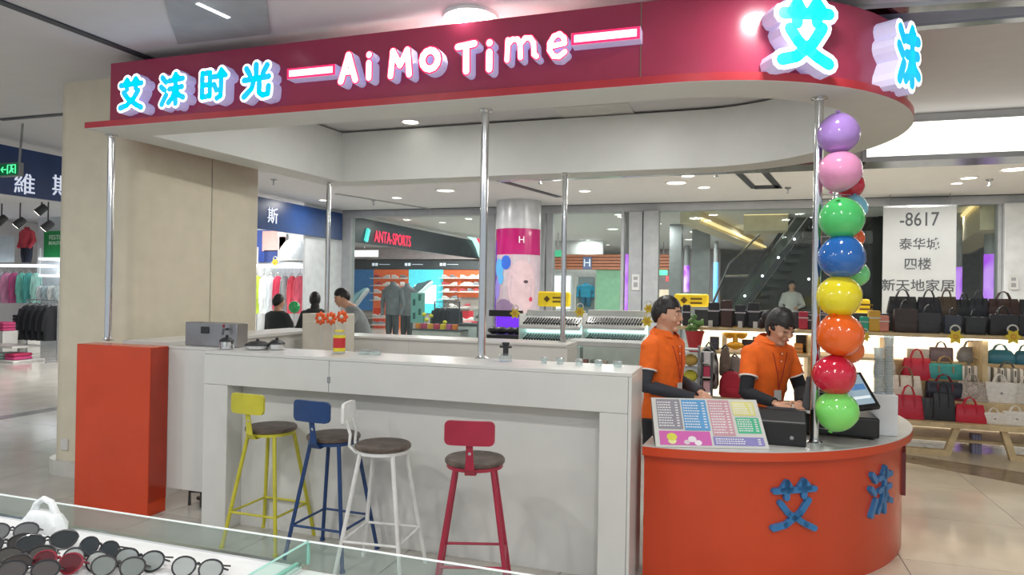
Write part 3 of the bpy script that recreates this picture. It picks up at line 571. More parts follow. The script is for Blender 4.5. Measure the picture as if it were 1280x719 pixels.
p = at(652, 300, Y=cy - rr - .012); text('poster_mark', 'H', M('print white', 'f2e6f0', .4), col, p, (1, 0, 0), (0, 0, 1), px(12, p), .006)
# cosmetics stand at column foot
a, b = at(608, 418, Y=10.4), at(650, 418, Y=10.4); cs = T('dark_display_stand', 'dark display stand glowing purple left of the glasses display', 'display stand', ((a.x + b.x) / 2, 10.6, 0))
obj('cabinet', MB().box(a.x, b.x, 10.4, 10.9, 0, a.z), m_black, cs, .01); t1 = at(608, 390, Y=10.4).z; obj('header', MB().box(a.x, b.x, 10.5, 10.55, t1 - .07, t1 + .03), m_black, cs); obj('glow_panel', MB().box(a.x, b.x, 10.86, 10.9, a.z, t1 - .07), M('purple glow', '8040e0', emit='7a30ff', es=.6), cs)
for k, (x, w) in enumerate(((614, .1), (624, .13), (636, .09), (645, .11))): q = at(x, 417, Y=10.5); obj('dark_case', MB().ell((q.x, 10.6, a.z + .061), w, .08, .06, 12, 8), m_black, label=('leftmost small', 'largest', 'small', 'rightmost')[k] + ' rounded dark case on the purple lit stand', cat='case')

# ---- sports shop beyond
s2 = T('sports_fascia', 'dark grey sports shop fascia with glowing red lettering', 'sign', (XS, 18, 2.77)); m_sf = M('sports fascia grey', '38424c', .35)
obj('panel', MB().box(XS - .08, XS, 13.95, 24.5, 2.77, 3.37), m_sf, s2)
m_rl = M('red glow letter', 'ff2040', emit='ff3055', es=1.4); p = at(490, 298.5, X=XS + .03)
a, b = at(464, 298, X=XS + .03), at(517, 301, X=XS + .03); L = (b - a).length
to = text('sign_letter', 'ANTA-SPORTS', m_rl, s2, (a + b) / 2, (0, 1, 0), (0, 0, 1), .42, .006, sx=L / (11 * .29))
p = at(459, 294, X=XS + .03); obj('sign_mark', MB().obox(p, .03, .05, .16, Matrix.Rotation(radians(-20), 3, 'X')), M('teal glow', '60e0d8', emit='60e0d8', es=1), s2)
p = at(590, 305, X=XS + .03); obj('sign_mark', MB().path([p + Vector((0, -.5, .24)), p + Vector((0, .1, .2)), p + Vector((0, .5, -.05)), p + Vector((0, .75, -.4))], [.02, .09, .1, .03], 8), M('pale glow', 'd8fff8', emit='c8fff4', es=1), s2); obj('sign_mark', MB().path([p + Vector((0, .1, .28)), p + Vector((0, .6, .26)), p + Vector((0, 1.0, .05))], [.05, .12, .08], 8), m_rl, s2)
YW = 26.5; m_ow = M('orange shop wall', 'e06a3c', .5); sw = struct('wall_sports', MB().box(at(425, 400, Y=YW).x - 3, at(640, 400, Y=YW).x, YW, YW + .1, 0, CEIL), M('shop grey wall', 'a89f9c', .6), loc=(-12, YW, 0))
board('header_band', 400, 325, 615, 337, YW - .1, m_dgrey, '', '', .1, parent=sw); board('soffit_band', 400, 305, 615, 324, YW - .3, M('bulkhead rose', 'b5a6aa', .5), '', '', .3, parent=sw)
for x in (476, 517, 561): p = at(x, 331, Y=YW - .11); text('band_text', '■■ ━━━', m_wl, sw, p, (1, 0, 0), (0, 0, 1), px(5, p), .004)
for x0, x1, y0, y1, c in ((467, 511, 337, 428, 'e06a3c'), (553, 601, 337, 372, 'e06a3c'), (553, 601, 388, 428, 'c83440'), (467, 480, 385, 428, 'b02a38')): board('colour_panel', x0, y0, x1, y1, YW - .03, M('wallpanel ' + c, c, .5, emit=c, es=.25), '', '', .02, parent=sw)
board('lit_sign', 438, 313, 472, 321, YW - 4, M('lit white sign', 'ffffff', emit='ffffff', es=1.2), 'glowing white lettering strip under the dark sports fascia', 'sign', .05)
po = board('shoe_poster', 438, 337, 466, 388, YW - .08, M('poster deep blue', '3a6a9a', .5, emit='2a5a8a', es=.35), 'blue poster with a large running shoe', 'poster')
po2 = board('shoe_poster', 511, 337, 553, 392, YW - .08, M('poster cyan lit', '60d8e8', .5, emit='50c8dc', es=.6), 'bright cyan poster with one dark sneaker', 'poster')
board('print', 518, 356, 545, 380, YW - .09, M('white glow2', 'e8fbff', emit='e0f8ff', es=.7), '', '', .006, parent=po2)
def shoe_mb(L=1.0):
    m = MB(); R = [(-.48, .10, .05, .38), (-.42, .14, .06, .43), (-.25, .15, .06, .40), (-.08, .15, .06, .43), (.08, .16, .06, .33), (.26, .17, .06, .24), (.42, .14, .06, .19), (.50, .07, .06, .12)]; vs = []; n = 10
    for x, w, z0, z1 in R:
        for j in range(n): a = 2 * pi * j / n; c, s_ = cos(a), sin(a); vs.append((x * L, w * c * L, (z0 + (z1 - z0) * (.5 + .5 * s_) ** .7) * L))
    K = len(R); fs = [(i * n + j, i * n + (j + 1) % n, (i + 1) * n + (j + 1) % n, (i + 1) * n + j) for i in range(K - 1) for j in range(n)] + [tuple(range(n - 1, -1, -1)), tuple(range((K - 1) * n, K * n))]
    m.add(vs, fs); return m
def sole_mb(): return MB().prism([(-.5, -.08), (-.4, -.15), (0, -.13), (.3, -.17), (.47, -.12), (.52, 0), (.47, .12), (.3, .17), (0, .13), (-.4, .15), (-.5, .08)], (0, 0, 0), (1, 0, 0), (0, 1, 0), (0, 0, 1), 0, .07)
SHM = mesh_of('shoe_upper', shoe_mb()); SOM = mesh_of('shoe_sole', sole_mb())
def shoe(p, L, c, label, grp=None, rz=0, rx=0, parent=None):
    if parent: o = put('shoe_print', SHM, M('shoe ' + c, c, .6), parent, Vector(p) - wloc(parent), (rx, 0, rz)); o.scale = (L, L, L); put('sole_print', SOM, M('sole print', 'e8f4f8', .6), o); return o
    t = T('sneaker', label, 'shoe', p, grp); t.rotation_euler = (rx, 0, rz); t.scale = (L, L, L); put('upper', SHM, M('shoe ' + c, c, .6), t); put('sole', SOM, M('shoe sole', 'e8e8e6', .6), t); return t
p = at(452, 374, Y=YW - .32); o = shoe(p, 1.1, '9fd0e0', '', parent=po); o.rotation_euler = (0, radians(-50), 0)
p = at(531, 362, Y=YW - .3); o = shoe(p, .95, '5a7078', '', parent=po2); o.rotation_euler = (0, radians(-40), 0)
for (xs, ys, g) in (([472, 483, 494, 505], [345, 354, 363, 372], 'white sneakers on the left orange wall'), ([557, 567], [345, 354, 362, 371], 'white sneakers on the right orange wall'), ([580, 589, 597], [345, 354, 362], 'white sneakers at the right end of the wall'), ([470, 478], [394, 403, 412, 421], 'white sneakers on the low dark red wall'), ([557, 567, 578, 588], [398, 406, 414], 'white sneakers on the low red wall'), ([566, 583], [381], 'white sneakers on the lit middle shelf')):
    for y in ys:
        for x in xs:
            p = at(x, y + 3, Y=YW - .22); L = px(10, p); shoe(p + Vector((0, 0, .012)), L, random.choice(('eceae8', 'd8d4d4', 'b84450', 'dcdcdc', '8a8f98')), g[:-1] if g.endswith('s') and False else g.replace('sneakers', 'sneaker'), g, random.choice((0, .3, pi)))
        a, b = at(xs[0] - 5, y + 3, Y=YW), at(xs[-1] + 5, y + 3, Y=YW); obj('ledge', MB().box(a.x, b.x, YW - .35, YW - .04, a.z - .02, a.z + .006), M('ledge white', 'd8d4d2', .5), sw)
mann('shop_mannequin', 490, 352, 424, 15.2, '77797e', '55575c', 'headless mannequin in grey hooded jacket, left of the pair', wk=.25); mann('shop_mannequin', 508, 354, 424, 15.9, '8a8d92', '55575c', 'headless mannequin in grey jacket, right of the pair', wk=.23)
sg = board('hanging_sign', 514, 366, 530, 404, 14.6, M('teal sign', '7fb8b0', .5), 'pale teal upright sign in front of the mannequins', 'sign', .03)
for (x, y) in ((518, 378), (525, 372), (518, 395), (525, 390)): board('print', x - 2, y - 4, x + 1, y + 4, 14.59, M('sign ink', '3f6a68', .6), '', '', .006, parent=sg)
p = at(522, 404, Y=14.6); obj('stand_pole', MB().tube((p.x, 14.615, 0), (p.x, 14.615, p.z + .02), .02, n=8), m_grey, sg)
a, b = at(516, 406, Y=14.0), at(575, 404, Y=14.0); dsk = T('promo_table', 'low table covered with bright promotional boxes beyond the glass', 'table', ((a.x + b.x) / 2, 14.2, 0)); obj('body', MB().box(a.x, b.x, 14.0, 14.5, 0, a.z - .12), M('table grey', 'b5b0ac', .5), dsk)
obj('top', MB().box(a.x - .02, b.x + .02, 13.98, 14.52, a.z - .118, a.z - .09), m_dgrey, dsk)
for k, x in enumerate((522, 529, 537, 545, 553, 561, 568)): q = at(x, 410, Y=14.1); c = ('d8863c', 'b8446a', 'd8a03c', 'c2405c', 'e0c040', 'b85a8a', 'd8762c')[k]; obj('promo_box', MB().box(q.x - .05, q.x + .05, 14.08, 14.2, a.z - .089, a.z + .03), M('box ' + c, c, .5), label='%s promotional box on the low table beyond the glass' % ('orange', 'crimson', 'amber', 'rose red', 'yellow', 'mauve', 'deep orange')[k], cat='box', bevel=.008)
for k, (x, y) in enumerate(((533, 400), (539, 395), (556, 403), (530, 393))):
    q = at(x, y, Y=14.35); t = T('yellow_flower_spray', ('left yellow flower on the promo table', 'tallest yellow flower on the promo table', 'right yellow flower on the promo table', 'upper left yellow flower on the promo table')[k], 'flower', (q.x, 14.35, a.z - .089)); obj('bloom', MB().ell(q, .05, .05, .045, 10, 6), M('flower yellow', 'd8d23a', .6), t); obj('stem', MB().tube((q.x, 14.35, a.z - .089), q, .008, n=6), M('stem green', '4a7a3a', .6), t)
a, b = at(545, 428, Y=15.5), at(572, 378, Y=15.5)
for k in range(4):
    x = a.x + (b.x - a.x) * (k + .5) / 4; t = T('hanging_garment', 'dark jacket on the floor rail beside the teal sign', 'garment', (x, 15.5, at(545, 418, Y=15.5).z), 'dark jackets on the sports shop rail', 1.0); t.scale = (.4, .6, b.z - at(545, 418, Y=15.5).z - .15); put('fabric', GM, M('cloth dk', '33363e', .9), t); put('hanger', HM, m_metal, t)
r_ = T('garment_rail', 'dark garment rail in the sports shop', 'rack', ((a.x + b.x) / 2, 15.5, 0)); obj('frame', MB().path([(a.x - .05, 15.5, 0.02), (a.x - .05, 15.5, b.z), (b.x + .05, 15.5, b.z), (b.x + .05, 15.5, .02)], .02, 8), m_dgrey, r_)
tk = board('standing_sign', 592, 386, 601, 402, 14.3, M('pale board', 'c8c4c4', .5), 'tilted white board with a dark tick at the partition', 'sign', .02); p = at(597, 394, Y=14.28); obj('tick_mark', MB().path([(p.x - .05, 14.29, p.z - .02), (p.x - .02, 14.29, p.z - .07), (p.x + .06, 14.29, p.z + .09)], .012, 6), m_black, tk); obj('support', MB().box(p.x - .03, p.x + .03, 14.32, 14.36, 0, p.z), m_dgrey, tk)
a, b = at(568, 405, Y=14.25), at(606, 405, Y=14.25); cb2 = T('cash_desk', 'pale cash desk with dark top beyond the partition', 'desk', ((a.x + b.x) / 2, 14.6, 0)); obj('body', MB().box(a.x, b.x, 14.42, 14.9, 0, a.z - .05), m_shopwall, cb2); obj('top', MB().box(a.x, b.x, 14.4, 14.92, a.z - .05, a.z - .0), m_dgrey, cb2)

# ---- orange-striped shop beyond the second opening
YO = 22.0; so_ = T('striped_fascia', 'orange slatted fascia with a small white sign', 'sign', (at(730, 330, Y=YO).x, YO, 2.5)); a = at(680, 320, Y=YO); b = at(800, 326, Y=YO)
z1, z0 = at(720, 318, Y=YO).z, at(720, 337, Y=YO).z
obj('backing', MB().box(a.x - 1, b.x + 1, YO + .05, YO + .1, z0, z1), M('fascia brown', '9a5a44', .5), so_)
for k in range(5): zz = z0 + (z1 - z0) * (k + .5) / 5; obj('slat', MB().box(a.x - 1, b.x + 1, YO, YO + .05, zz - .035, zz + .035), M('slat orange', 'd88a6a', .5), so_)
p = at(734, 329, Y=YO - .04); obj('sign_panel', MB().box(p.x - .14, p.x + .14, YO - .05, YO, p.z - .2, p.z + .2), M('sign blue grey', '7a88b8', .5), so_); text('sign_mark', 'H', m_wl, so_, p + Vector((0, -.02, 0)), (1, 0, 0), (0, 0, 1), .36, .02)
struct('wall_green', MB().box(at(744, 360, Y=YO).x, at(785, 360, Y=YO).x, YO + .12, YO + .2, 0, z0), M('mint wall', '8fc4a4', .6)); struct('wall_white', MB().box(at(680, 360, Y=YO).x - 1, at(744, 360, Y=YO).x, YO + 1.2, YO + 1.3, 0, CEIL), m_shopwall)
board('lit_niche', 692, 345, 712, 386, YO + 1.14, m_lit, 'lit white wall niche left of the turquoise shirt', 'display panel', .05)
a = at(722, 346, Y=YO + .6); b = at(743, 388, Y=YO + .6); nz = T('display_niche', 'white niche with shelves framing the turquoise shirt', 'display unit', ((a.x + b.x) / 2, YO + .8, 0)); obj('back', MB().box(a.x - .1, b.x, YO + .9, YO + .95, 0, a.z), M('niche grey', '9aa8ac', .6), nz); obj('post', MB().box(a.x - .1, a.x - .04, YO + .6, YO + .9, 0, a.z), m_white, nz); obj('post', MB().box(b.x, b.x + .06, YO + .6, YO + .9, 0, a.z), m_white, nz)
mann('shop_mannequin', 732, 354, 384, YO + .7, '2a9cc4', '2a6a8c', 'mannequin in a turquoise shirt in the far shop', wk=.26)
# lit purple columns
def lit_col(x, y0, y1, wpx, Y, mat, label, cat='light column'):
    p = at(x, y1, Y=Y); q = at(x, y0, Y=Y); r = px(wpx, p) / 2; t = T('lit_poster_column', label, cat, (p.x, Y, 0)); obj('drum', MB().lathe([(r, p.z), (r, q.z)], (p.x, Y, 0), 20), mat, t); obj('shaft', MB().lathe([(r * .97, 0), (r * .97, p.z)], (p.x, Y, 0), 20), m_post, t); obj('cap', MB().lathe([(r * .97, q.z), (r * .97, CEIL - .002)], (p.x, Y, 0), 20), m_post, t); return t
m_pl1 = M('purple lit poster', 'b060d8', .3, emit='a03ce0', es=.8, kind='check', scale=3, col2='f0d8ff'); m_pl2 = M('violet film', '5a4a78', .2, emit='40306a', es=.15, kind='check', scale=4, col2='8a7ab0')
lit_col(781, 318, 392, 7, 14.6, m_pl1, 'narrow magenta lit column left of the grey pilaster'); lit_col(812, 318, 400, 15, 15.4, m_pl2, 'dark violet column behind the pilaster above the man'); lit_col(1238, 318, 408, 16, 15.2, m_pl1, 'purple lit poster column right of the hanging banner'); lit_col(1198, 334, 395, 7, 16.5, m_pl1, 'slim purple lit column at the edge of the banner'); lit_col(894, 328, 396, 6, 24, M('blue lit', '80c8ff', emit='70c0ff', es=.8), 'blue lit column far behind the handrail')
lit_col(858, 332, 365, 7, 26, m_pl1, 'far magenta lit column between grey pilasters')
for (x0, x1, Y) in ((836, 851, 18), (864, 886, 19.5)):
    a, b = at(x0, 360, Y=Y), at(x1, 360, Y=Y); obj('pilaster_block', MB().box(a.x, b.x, Y, Y + .5, 0, CEIL - .003), m_pl, label='grey pilaster %s behind the glass' % ('nearer the man' if x0 == 836 else 'nearer the escalator'), cat='pillar')
struct('wall_shopfront', MB().box(at(800, 360, Y=28).x, at(900, 360, Y=28).x, 28, 28.1, 0, CEIL), M('pinkish wall', 'a0989c', .6))
board('doorway_light', 824, 362, 838, 417, 27.9, M('warm interior', 'e8d8c8', emit='e8cfae', es=.6), 'warm lit doorway far behind the man', 'doorway', .05)
board('red_sign', 832, 345, 848, 352, 25.5, M('red sign', 'c85860', emit='c03848', es=.4), 'small red sign far behind the man', 'sign', .05); eg2 = board('exit_sign', 824, 336, 834, 344, 24, m_eg, 'tiny green exit sign high behind the man', 'sign', .05); board('exit_sign', 692, 313, 702, 321, 20, M('exit dim', '3fae84', emit='2f9a70', es=.5), 'small green exit sign left of the orange fascia', 'sign', .05)
# coves
m_cove = M('warm cove light', 'fff0c0', emit='ffdf9a', es=.9); m_covep = M('cove plaster', 'd8cdb4', .7)
q = [at(868, 294, Y=15), at(950, 324, Y=24)]
cv = T('ceiling_cove', 'warm lit ceiling cove running back above the handrail', 'cove light', (q[0].x, 15, CEIL - .3))
obj('drop', MB().add([(q[0].x - .3, 15, CEIL - .002), (q[0].x + .1, 15, CEIL - .002), (q[1].x + .1, 24, CEIL - .002), (q[1].x - .3, 24, CEIL - .002), (q[0].x - .3, 15, CEIL - .28), (q[0].x + .1, 15, CEIL - .28), (q[1].x + .1, 24, CEIL - .28), (q[1].x - .3, 24, CEIL - .28)], [(0, 1, 2, 3), (4, 7, 6, 5), (0, 4, 5, 1), (1, 5, 6, 2), (2, 6, 7, 3), (3, 7, 4, 0)]), m_covep, cv)
obj('light_strip', MB().tube((q[0].x + .16, 15, CEIL - .2), (q[1].x + .16, 24, CEIL - .2), .04, n=6), m_cove, cv)
a, b = at(930, 266, Y=16.2), at(985, 288, Y=16.2); cv2 = T('ceiling_cove', 'short warm lit drop beside the top of the escalator', 'cove light', (a.x, 16.2, b.z)); obj('drop', MB().box(a.x, b.x, 16.2, 17.2, b.z, a.z), m_covep, cv2); obj('light_strip', MB().tube((a.x, 16.1, a.z - .04), (b.x, 16.1, a.z - .04), .03, n=6), m_cove, cv2)
a, b = at(1182, 292, Y=15), at(1252, 258, Y=15); cv3 = T('ceiling_cove', 'warm lit cove right of the hanging banner', 'cove light', (a.x, 16, CEIL - .5)); xk = at(1225, 260, Y=14.2).x; xk2 = at(1180, 292, Y=22).x
obj('drop', MB().add([(xk, 14.2, z) for z in (CEIL - .55, CEIL - .002)] + [(xk + .6, 14.2, z) for z in (CEIL - .55, CEIL - .002)] + [(xk2, 22, z) for z in (CEIL - .55, CEIL - .002)] + [(xk2 + .6, 22, z) for z in (CEIL - .55, CEIL - .002)], [(0, 1, 3, 2), (4, 6, 7, 5), (0, 4, 5, 1), (2, 3, 7, 6), (0, 2, 6, 4), (1, 5, 7, 3)]), m_covep, cv3); obj('light_strip', MB().tube((xk - .06, 14.2, CEIL - .06), (xk2 - .06, 22, CEIL - .06), .04, n=6), m_cove, cv3)
# ---- escalator
YE = 17.0; es = T('escalator', 'black escalator rising to the right behind the bag shelves', 'escalator', (at(960, 400, Y=YE).x, YE, 0)); E_ = lambda x, y, Y=YE: at(x, y, Y=Y)
def slab(name, pts, Y0_, Y1_, mat):
    m = MB(); P_ = [E_(x, y) for x, y in pts]; n = len(P_); m.add([(v.x, yy, v.z) for yy in (Y0_, Y1_) for v in P_], [tuple(range(n)), tuple(range(2 * n - 1, n - 1, -1))] + [(i, (i + 1) % n, n + (i + 1) % n, n + i) for i in range(n)]); return obj(name, m, mat, es, smooth=False)
m_esc = M('escalator black', '141619', .4); m_esc2 = M('escalator dark panel', '1a1c20', .45)
slab('truss_side', [(895, 440), (1015, 276), (1110, 262), (1110, 440)], YE, YE + .08, m_esc); slab('skirt', [(890, 432), (898, 432), (1018, 272), (1010, 272)], YE - .06, YE - .001, m_dgrey)
slab('handrail', [(868, 440), (874, 440), (1000, 262), (994, 262)], YE - .12, YE - .06, m_black); slab('handrail', [(935, 440), (939, 440), (1106, 268), (1100, 268)], YE - .14, YE - .08, m_esc2)
slab('balustrade_glass', [(874, 436), (888, 436), (1008, 272), (1000, 266)], YE - .1, YE - .08, M('tinted glass', '9aa4a0', .05, alpha=.25))
for k in range(16):
    t = k / 15; x = 900 + 110 * t; y = 420 - 150 * t; c = E_(x + 14, y + 4); obj('step', MB().box(c.x - .13, c.x + .14, YE - .5, YE - .15, c.z - .1, c.z), m_esc2, es)
for (x, y) in ((931, 370), (953, 345), (973, 322), (993, 299), (1014, 271), (1011, 349), (990, 372), (1035, 322)): c = at(x, y, Y=YE - .16); obj('skirt_lamp', MB().ell(c, .03, .02, .03, 10, 6), M('skirt lamp', 'ffffff', emit='f0f6ff', es=2.5), es)
ug = T('upper_glass_rail', 'steel framed glass railing beside the top of the escalator', 'railing', at(910, 330, Y=19)); slab_ = lambda: 0
for (x0, y0, x1, y1) in ((882, 400, 912, 330), (912, 330, 975, 268), (905, 345, 1000, 345)): a, b = at(x0, y0, Y=19), at(x1, y1, Y=19); obj('rail', MB().tube(a, b, .03, n=8), m_metal, ug)
# banner
m_cord = M('cord', '808080')
bn = T('hanging_banner', 'pale hanging banner with phone digits and dark characters', 'banner', at(1149, 420, Y=13.3)); a, b = at(1102, 420, Y=13.3), at(1196, 258, Y=13.3)
obj('cloth', MB().box(a.x, b.x, 13.3, 13.315, a.z - .8, b.z), M('banner cloth', 'a2a5a5', .7, var=.05, scale=1.2), bn); obj('top_bar', MB().box(a.x, b.x, 13.29, 13.33, b.z, b.z + .03), m_metal, bn)
for xx in (a.x + .1, b.x - .1): obj('cord', MB().tube((xx, 13.31, b.z + .02), (xx, 13.31, CEIL - .003), .006, n=6), m_cord, bn)
m_ink = M('banner ink', '3e4246', .7)
for s_, x, y, w, hp in (('-8617', 1149, 275, 55, 19), ('泰华城', 1149, 306, 45, 15.5), ('四楼', 1147, 331, 31, 16), ('新天地家居', 1147, 358, 82, 16)):
    p = at(x, y, Y=13.297); n = len(s_); cw = .58 if s_[0] == '-' else 1.0; size = px(hp, p) * (1.28 if s_[0] == '-' else 1.0); nat = size * (n * cw); text('banner_text', s_, m_ink, bn, p, (1, 0, 0), (0, 0, 1), size, .004, sx=px(w, p) / nat, extra=.002)
# yellow box signs
for (x0, x1, y0, y1, l) in ((673, 713, 365, 383, 'yellow box sign with diamond mark above the glasses display'), (843, 886, 368, 383, 'yellow box sign behind the head of the man'), (1062, 1087, 374, 392, 'yellow box sign behind the yellow balloon')):
    a, b = at(x0, y1, Y=10.2), at(x1, y0, Y=10.2); t = T('yellow_box_sign', l, 'sign', ((a.x + b.x) / 2, 10.2, a.z)); obj('box', MB().box(a.x, b.x, 10.14, 10.26, a.z, b.z), M('sign yellow', 'e3c224', .4, emit='d8b010', es=.25), t, .03)
    c = (a + b) / 2; obj('diamond', MB().prism([(-.05, 0), (0, -.05), (.05, 0), (0, .05)], (c.x - .1, 10.135, c.z), (1, 0, 0), (0, 0, 1), (0, -1, 0), 0, .004), M('sign brown', '6a4a10', .5), t); obj('print', MB().box(c.x - .01, c.x + .15, 10.13, 10.139, c.z + .01, c.z + .035).box(c.x - .01, c.x + .15, 10.13, 10.139, c.z - .05, c.z - .025), M('sign brown', '6a4a10', .5), t)
    obj('post', MB().box(c.x - .02, c.x + .02, 10.19, 10.23, 0, a.z), m_grey, t)
# ---- lit sunglasses display
YD = 9.3; m_tray = M('display white', 'd6d8d6', .4); m_teal = M('tray light', 'e8fffb', emit='c8fff4', es=1.1)
GL = MB().obox((0, 0, .008), .009, .08, .006).obox((0, -.07, .014), .012, .006, .012); GLM = mesh_of('folded_glasses', GL, False); m_gl = M('glasses dark', '2c2f33', .2)
def tier(parent, x0, x1, yt, yb, nrow, label, grp):
    a = at(x0, yb, Y=YD - .15); b = at(x1, yb, Y=YD - .15); c = at(x0, yt, Y=YD + .1); dz = c.z - a.z; ang = math.atan2(dz, .25); hl = math.hypot(dz, .25) / 2
    Rm = Matrix.Rotation(ang, 3, 'X'); cen = Vector(((a.x + b.x) / 2, YD - .025, (a.z + c.z) / 2))
    obj('tray', MB().obox(cen - Rm @ Vector((0, 0, .012)), (b.x - a.x) / 2, hl, .012, Rm), m_tray, parent); obj('tray_lip', MB().box(a.x, b.x, YD - .19, YD - .17, a.z - .03, a.z + .012), m_tray, parent)
    for k in range(nrow):
        x = a.x + .03 + (b.x - a.x - .06) * (k + .5) / nrow; o = put('folded_sunglasses', GLM, m_gl, None, Vector((x, cen.y, cen.z)) + Rm @ Vector((0, 0, .0005)), (ang, 0, -.18)); o['label'] = label; o['category'] = 'sunglasses'; o['group'] = grp
for i, (x0, x1) in enumerate(((650, 725), (729, 806))):
    side = ('left', 'right')[i]; a, b = at(x0, 430, Y=YD - .15), at(x1, 430, Y=YD - .15)
    t = T('sunglasses_display', '%s unit of the teal lit sunglasses display' % side, 'display unit', ((a.x + b.x) / 2, YD, 0)); zt = at(x0, 387, Y=YD + .15).z
    obj('body', MB().box(a.x, b.x, YD - .15, YD + .2, 0, at(x0, 431, Y=YD - .15).z), m_tray, t); obj('header', MB().box(a.x, b.x, YD + .14, YD + .17, at(x0, 396, Y=YD + .14).z, zt), m_tray, t, .01)
    obj('light_panel', MB().box(a.x, b.x, YD + .15, YD + .16, at(x0, 428, Y=YD + .15).z, at(x0, 396, Y=YD + .15).z), m_teal, t); obj('side_cheek', MB().box(a.x - .012, a.x, YD - .18, YD + .18, at(x0, 431, Y=YD).z, zt - .05), m_tray, t)
    tier(t, x0, x1, 394.5, 408, 20, 'folded dark sunglasses in the upper row of the %s lit unit' % side, 'upper row of the %s lit unit' % side); tier(t, x0, x1, 415, 427, 20, 'folded dark sunglasses in the lower row of the %s lit unit' % side, 'lower row of the %s lit unit' % side)
a, b = at(706, 452, Y=8.0), at(812, 433, Y=8.0); lc = T('glass_counter', 'low grey glass fronted counter in front of the sunglasses display', 'counter', ((a.x + b.x) / 2, 8.2, 0)); zt = b.z
obj('base', MB().box(a.x, b.x, 8.0, 8.45, 0, zt - .32), m_tray, lc); obj('top', MB().box(a.x, b.x, 7.98, 8.47, zt - .03, zt + .03), M('counter grey', 'b8bab8', .4), lc, .01); obj('front_glass', MB().box(a.x, b.x, 8.0, 8.01, zt - .32, zt - .03), m_glass, lc); obj('end_post', MB().box(a.x - .04, a.x, 7.98, 8.45, 0, zt + .03), m_dgrey, lc)
for k, (x, w, c, l) in enumerate(((718, .07, '5a6a66', 'dark green'), (731, .08, 'a45a5a', 'dusty red'), (744, .1, '8a8c84', 'grey'), (756, .07, 'd8b8b0', 'pale pink'))): q = at(x, 440, Y=8.15); obj('small_box', MB().box(q.x - w / 2, q.x + w / 2, 8.1, 8.2, zt - .318, zt - .2), M('box ' + c, c, .5), label='%s small box inside the low glass counter' % l, cat='box', bevel=.004)
for k in range(6): q = at(766 + k * 5, 440, Y=8.15); o = put('folded_sunglasses', GLM, m_gl, None, (q.x, 8.2, zt - .3185), (.0, 0, .2)); o['label'] = 'folded sunglasses inside the low glass counter'; o['category'] = 'sunglasses'; o['group'] = 'sunglasses in the low glass counter'
# flower ornaments
def ornament(x, y, Y, r, label, cols=('e0c83a', 'd8a83a')):
    p = at(x, y, Y=Y); t = T('star_flower_tag', label, 'ornament', p)
    obj('petals', MB().prism([(r * (1 if k % 2 == 0 else .6) * cos(k * pi / 6), r * (1 if k % 2 == 0 else .6) * sin(k * pi / 6)) for k in range(12)], p, (1, 0, 0), (0, 0, 1), (0, -1, 0), 0, .02), M('orn ' + cols[0], cols[0], .5), t)
    obj('centre', MB().ell(p + Vector((0, -.022, 0)), r * .35, .012, r * .35, 10, 6), M('orn ' + cols[1], cols[1], .5), t); obj('loop', MB().path([p + Vector((r * .55 * cos(q), 0, r * .9 + r * .55 * sin(q))) for q in [2 * pi * k / 12 for k in range(12)]], r * .1, 6, True), m_white, t); return t
for (x, y, Y, r, l) in ((644, 392, YD - .19, .08, 'yellow flower tag at the left end of the glasses display'), (725, 390, YD - .191, .08, 'yellow flower tag between the two glasses units'), (811, 386, YD - .19, .07, 'upper yellow flower tag beside the man'), (809, 402, YD - .191, .08, 'lower yellow flower tag beside the shoulder of the man'), (1194, 421, 8.678, .085, 'yellow star tag on the bag shelf edge, left one'), (1266, 421, 8.678, .085, 'yellow star tag on the bag shelf edge, right one'), (344, 328, 12.998, .09, 'yellow and green flower tag on the clothes shop shelf'), (1081, 421, 8.678, .06, 'small yellow tag on the bag shelf beside the orange balloon')): ornament(x, y, Y, r, l)

# ================================================================ BAG SHOP ISLAND
YB0 = 8.35; pk0, pk1 = 905, 1330
bs = T('bag_display', 'long pale wooden bag display with lit back panels', 'display shelf', (2, 8.8, 0)); zp = at(1180, 529, Y=YB0).z
xl, xr_ = at(1113, 540, Y=YB0).x, 4.2
obj('platform', MB().box(xl, xr_, YB0, 9.35, zp - .05, zp), m_wood, bs, .004); obj('bottom_board', MB().box(xl, xr_, YB0 + .25, 9.3, .12, .15), m_wood, bs)
for (x0, x1) in ((at(1085, 540, Y=YB0).x, at(1203, 540, Y=YB0).x), (at(1254, 540, Y=YB0).x, 3.9)):
    obj('foot_frame', MB().prism([(x0, zp - .052), (x0 + .09, .0), (x1 - .09, .0), (x1, zp - .052), (x1 - .06, zp - .052), (x1 - .14, .06), (x0 + .14, .06), (x0 + .06, zp - .052)], (0, YB0 + .06, 0), (1, 0, 0), (0, 0, 1), (0, 1, 0), 0, .07), m_wood, bs, smooth=False)
cr = at(1217, 572, Z=0); obj('carton', MB().box(at(1213, 570, Y=YB0 + .35).x, at(1225, 570, Y=YB0 + .35).x, YB0 + .3, YB0 + .4, 0, at(1215, 542, Y=YB0 + .35).z), M('lilac carton', '9a9ab4', .6, kind='stripe', scale=12, col2='7c7ca0'), label='lilac grey carton standing under the bag display', cat='carton')
zs = at(1180, 418, Y=8.7).z; zs2 = zs
obj('shelf', MB().box(at(838, 412, Y=8.7).x, xr_, 8.68, 9.33, zs - .04, zs), m_wood, bs, .004)
for x in (905, 1013, 1114, 1233): p = at(x, 440, Y=8.75); obj('upright', MB().box(p.x - .025, p.x + .025, 8.78, 9.3, zp if x > 1040 else 0, zs - .04), m_wood, bs)
m_back = M('warm back panel', 'fff4e0', emit='fff0d8', es=1.2)
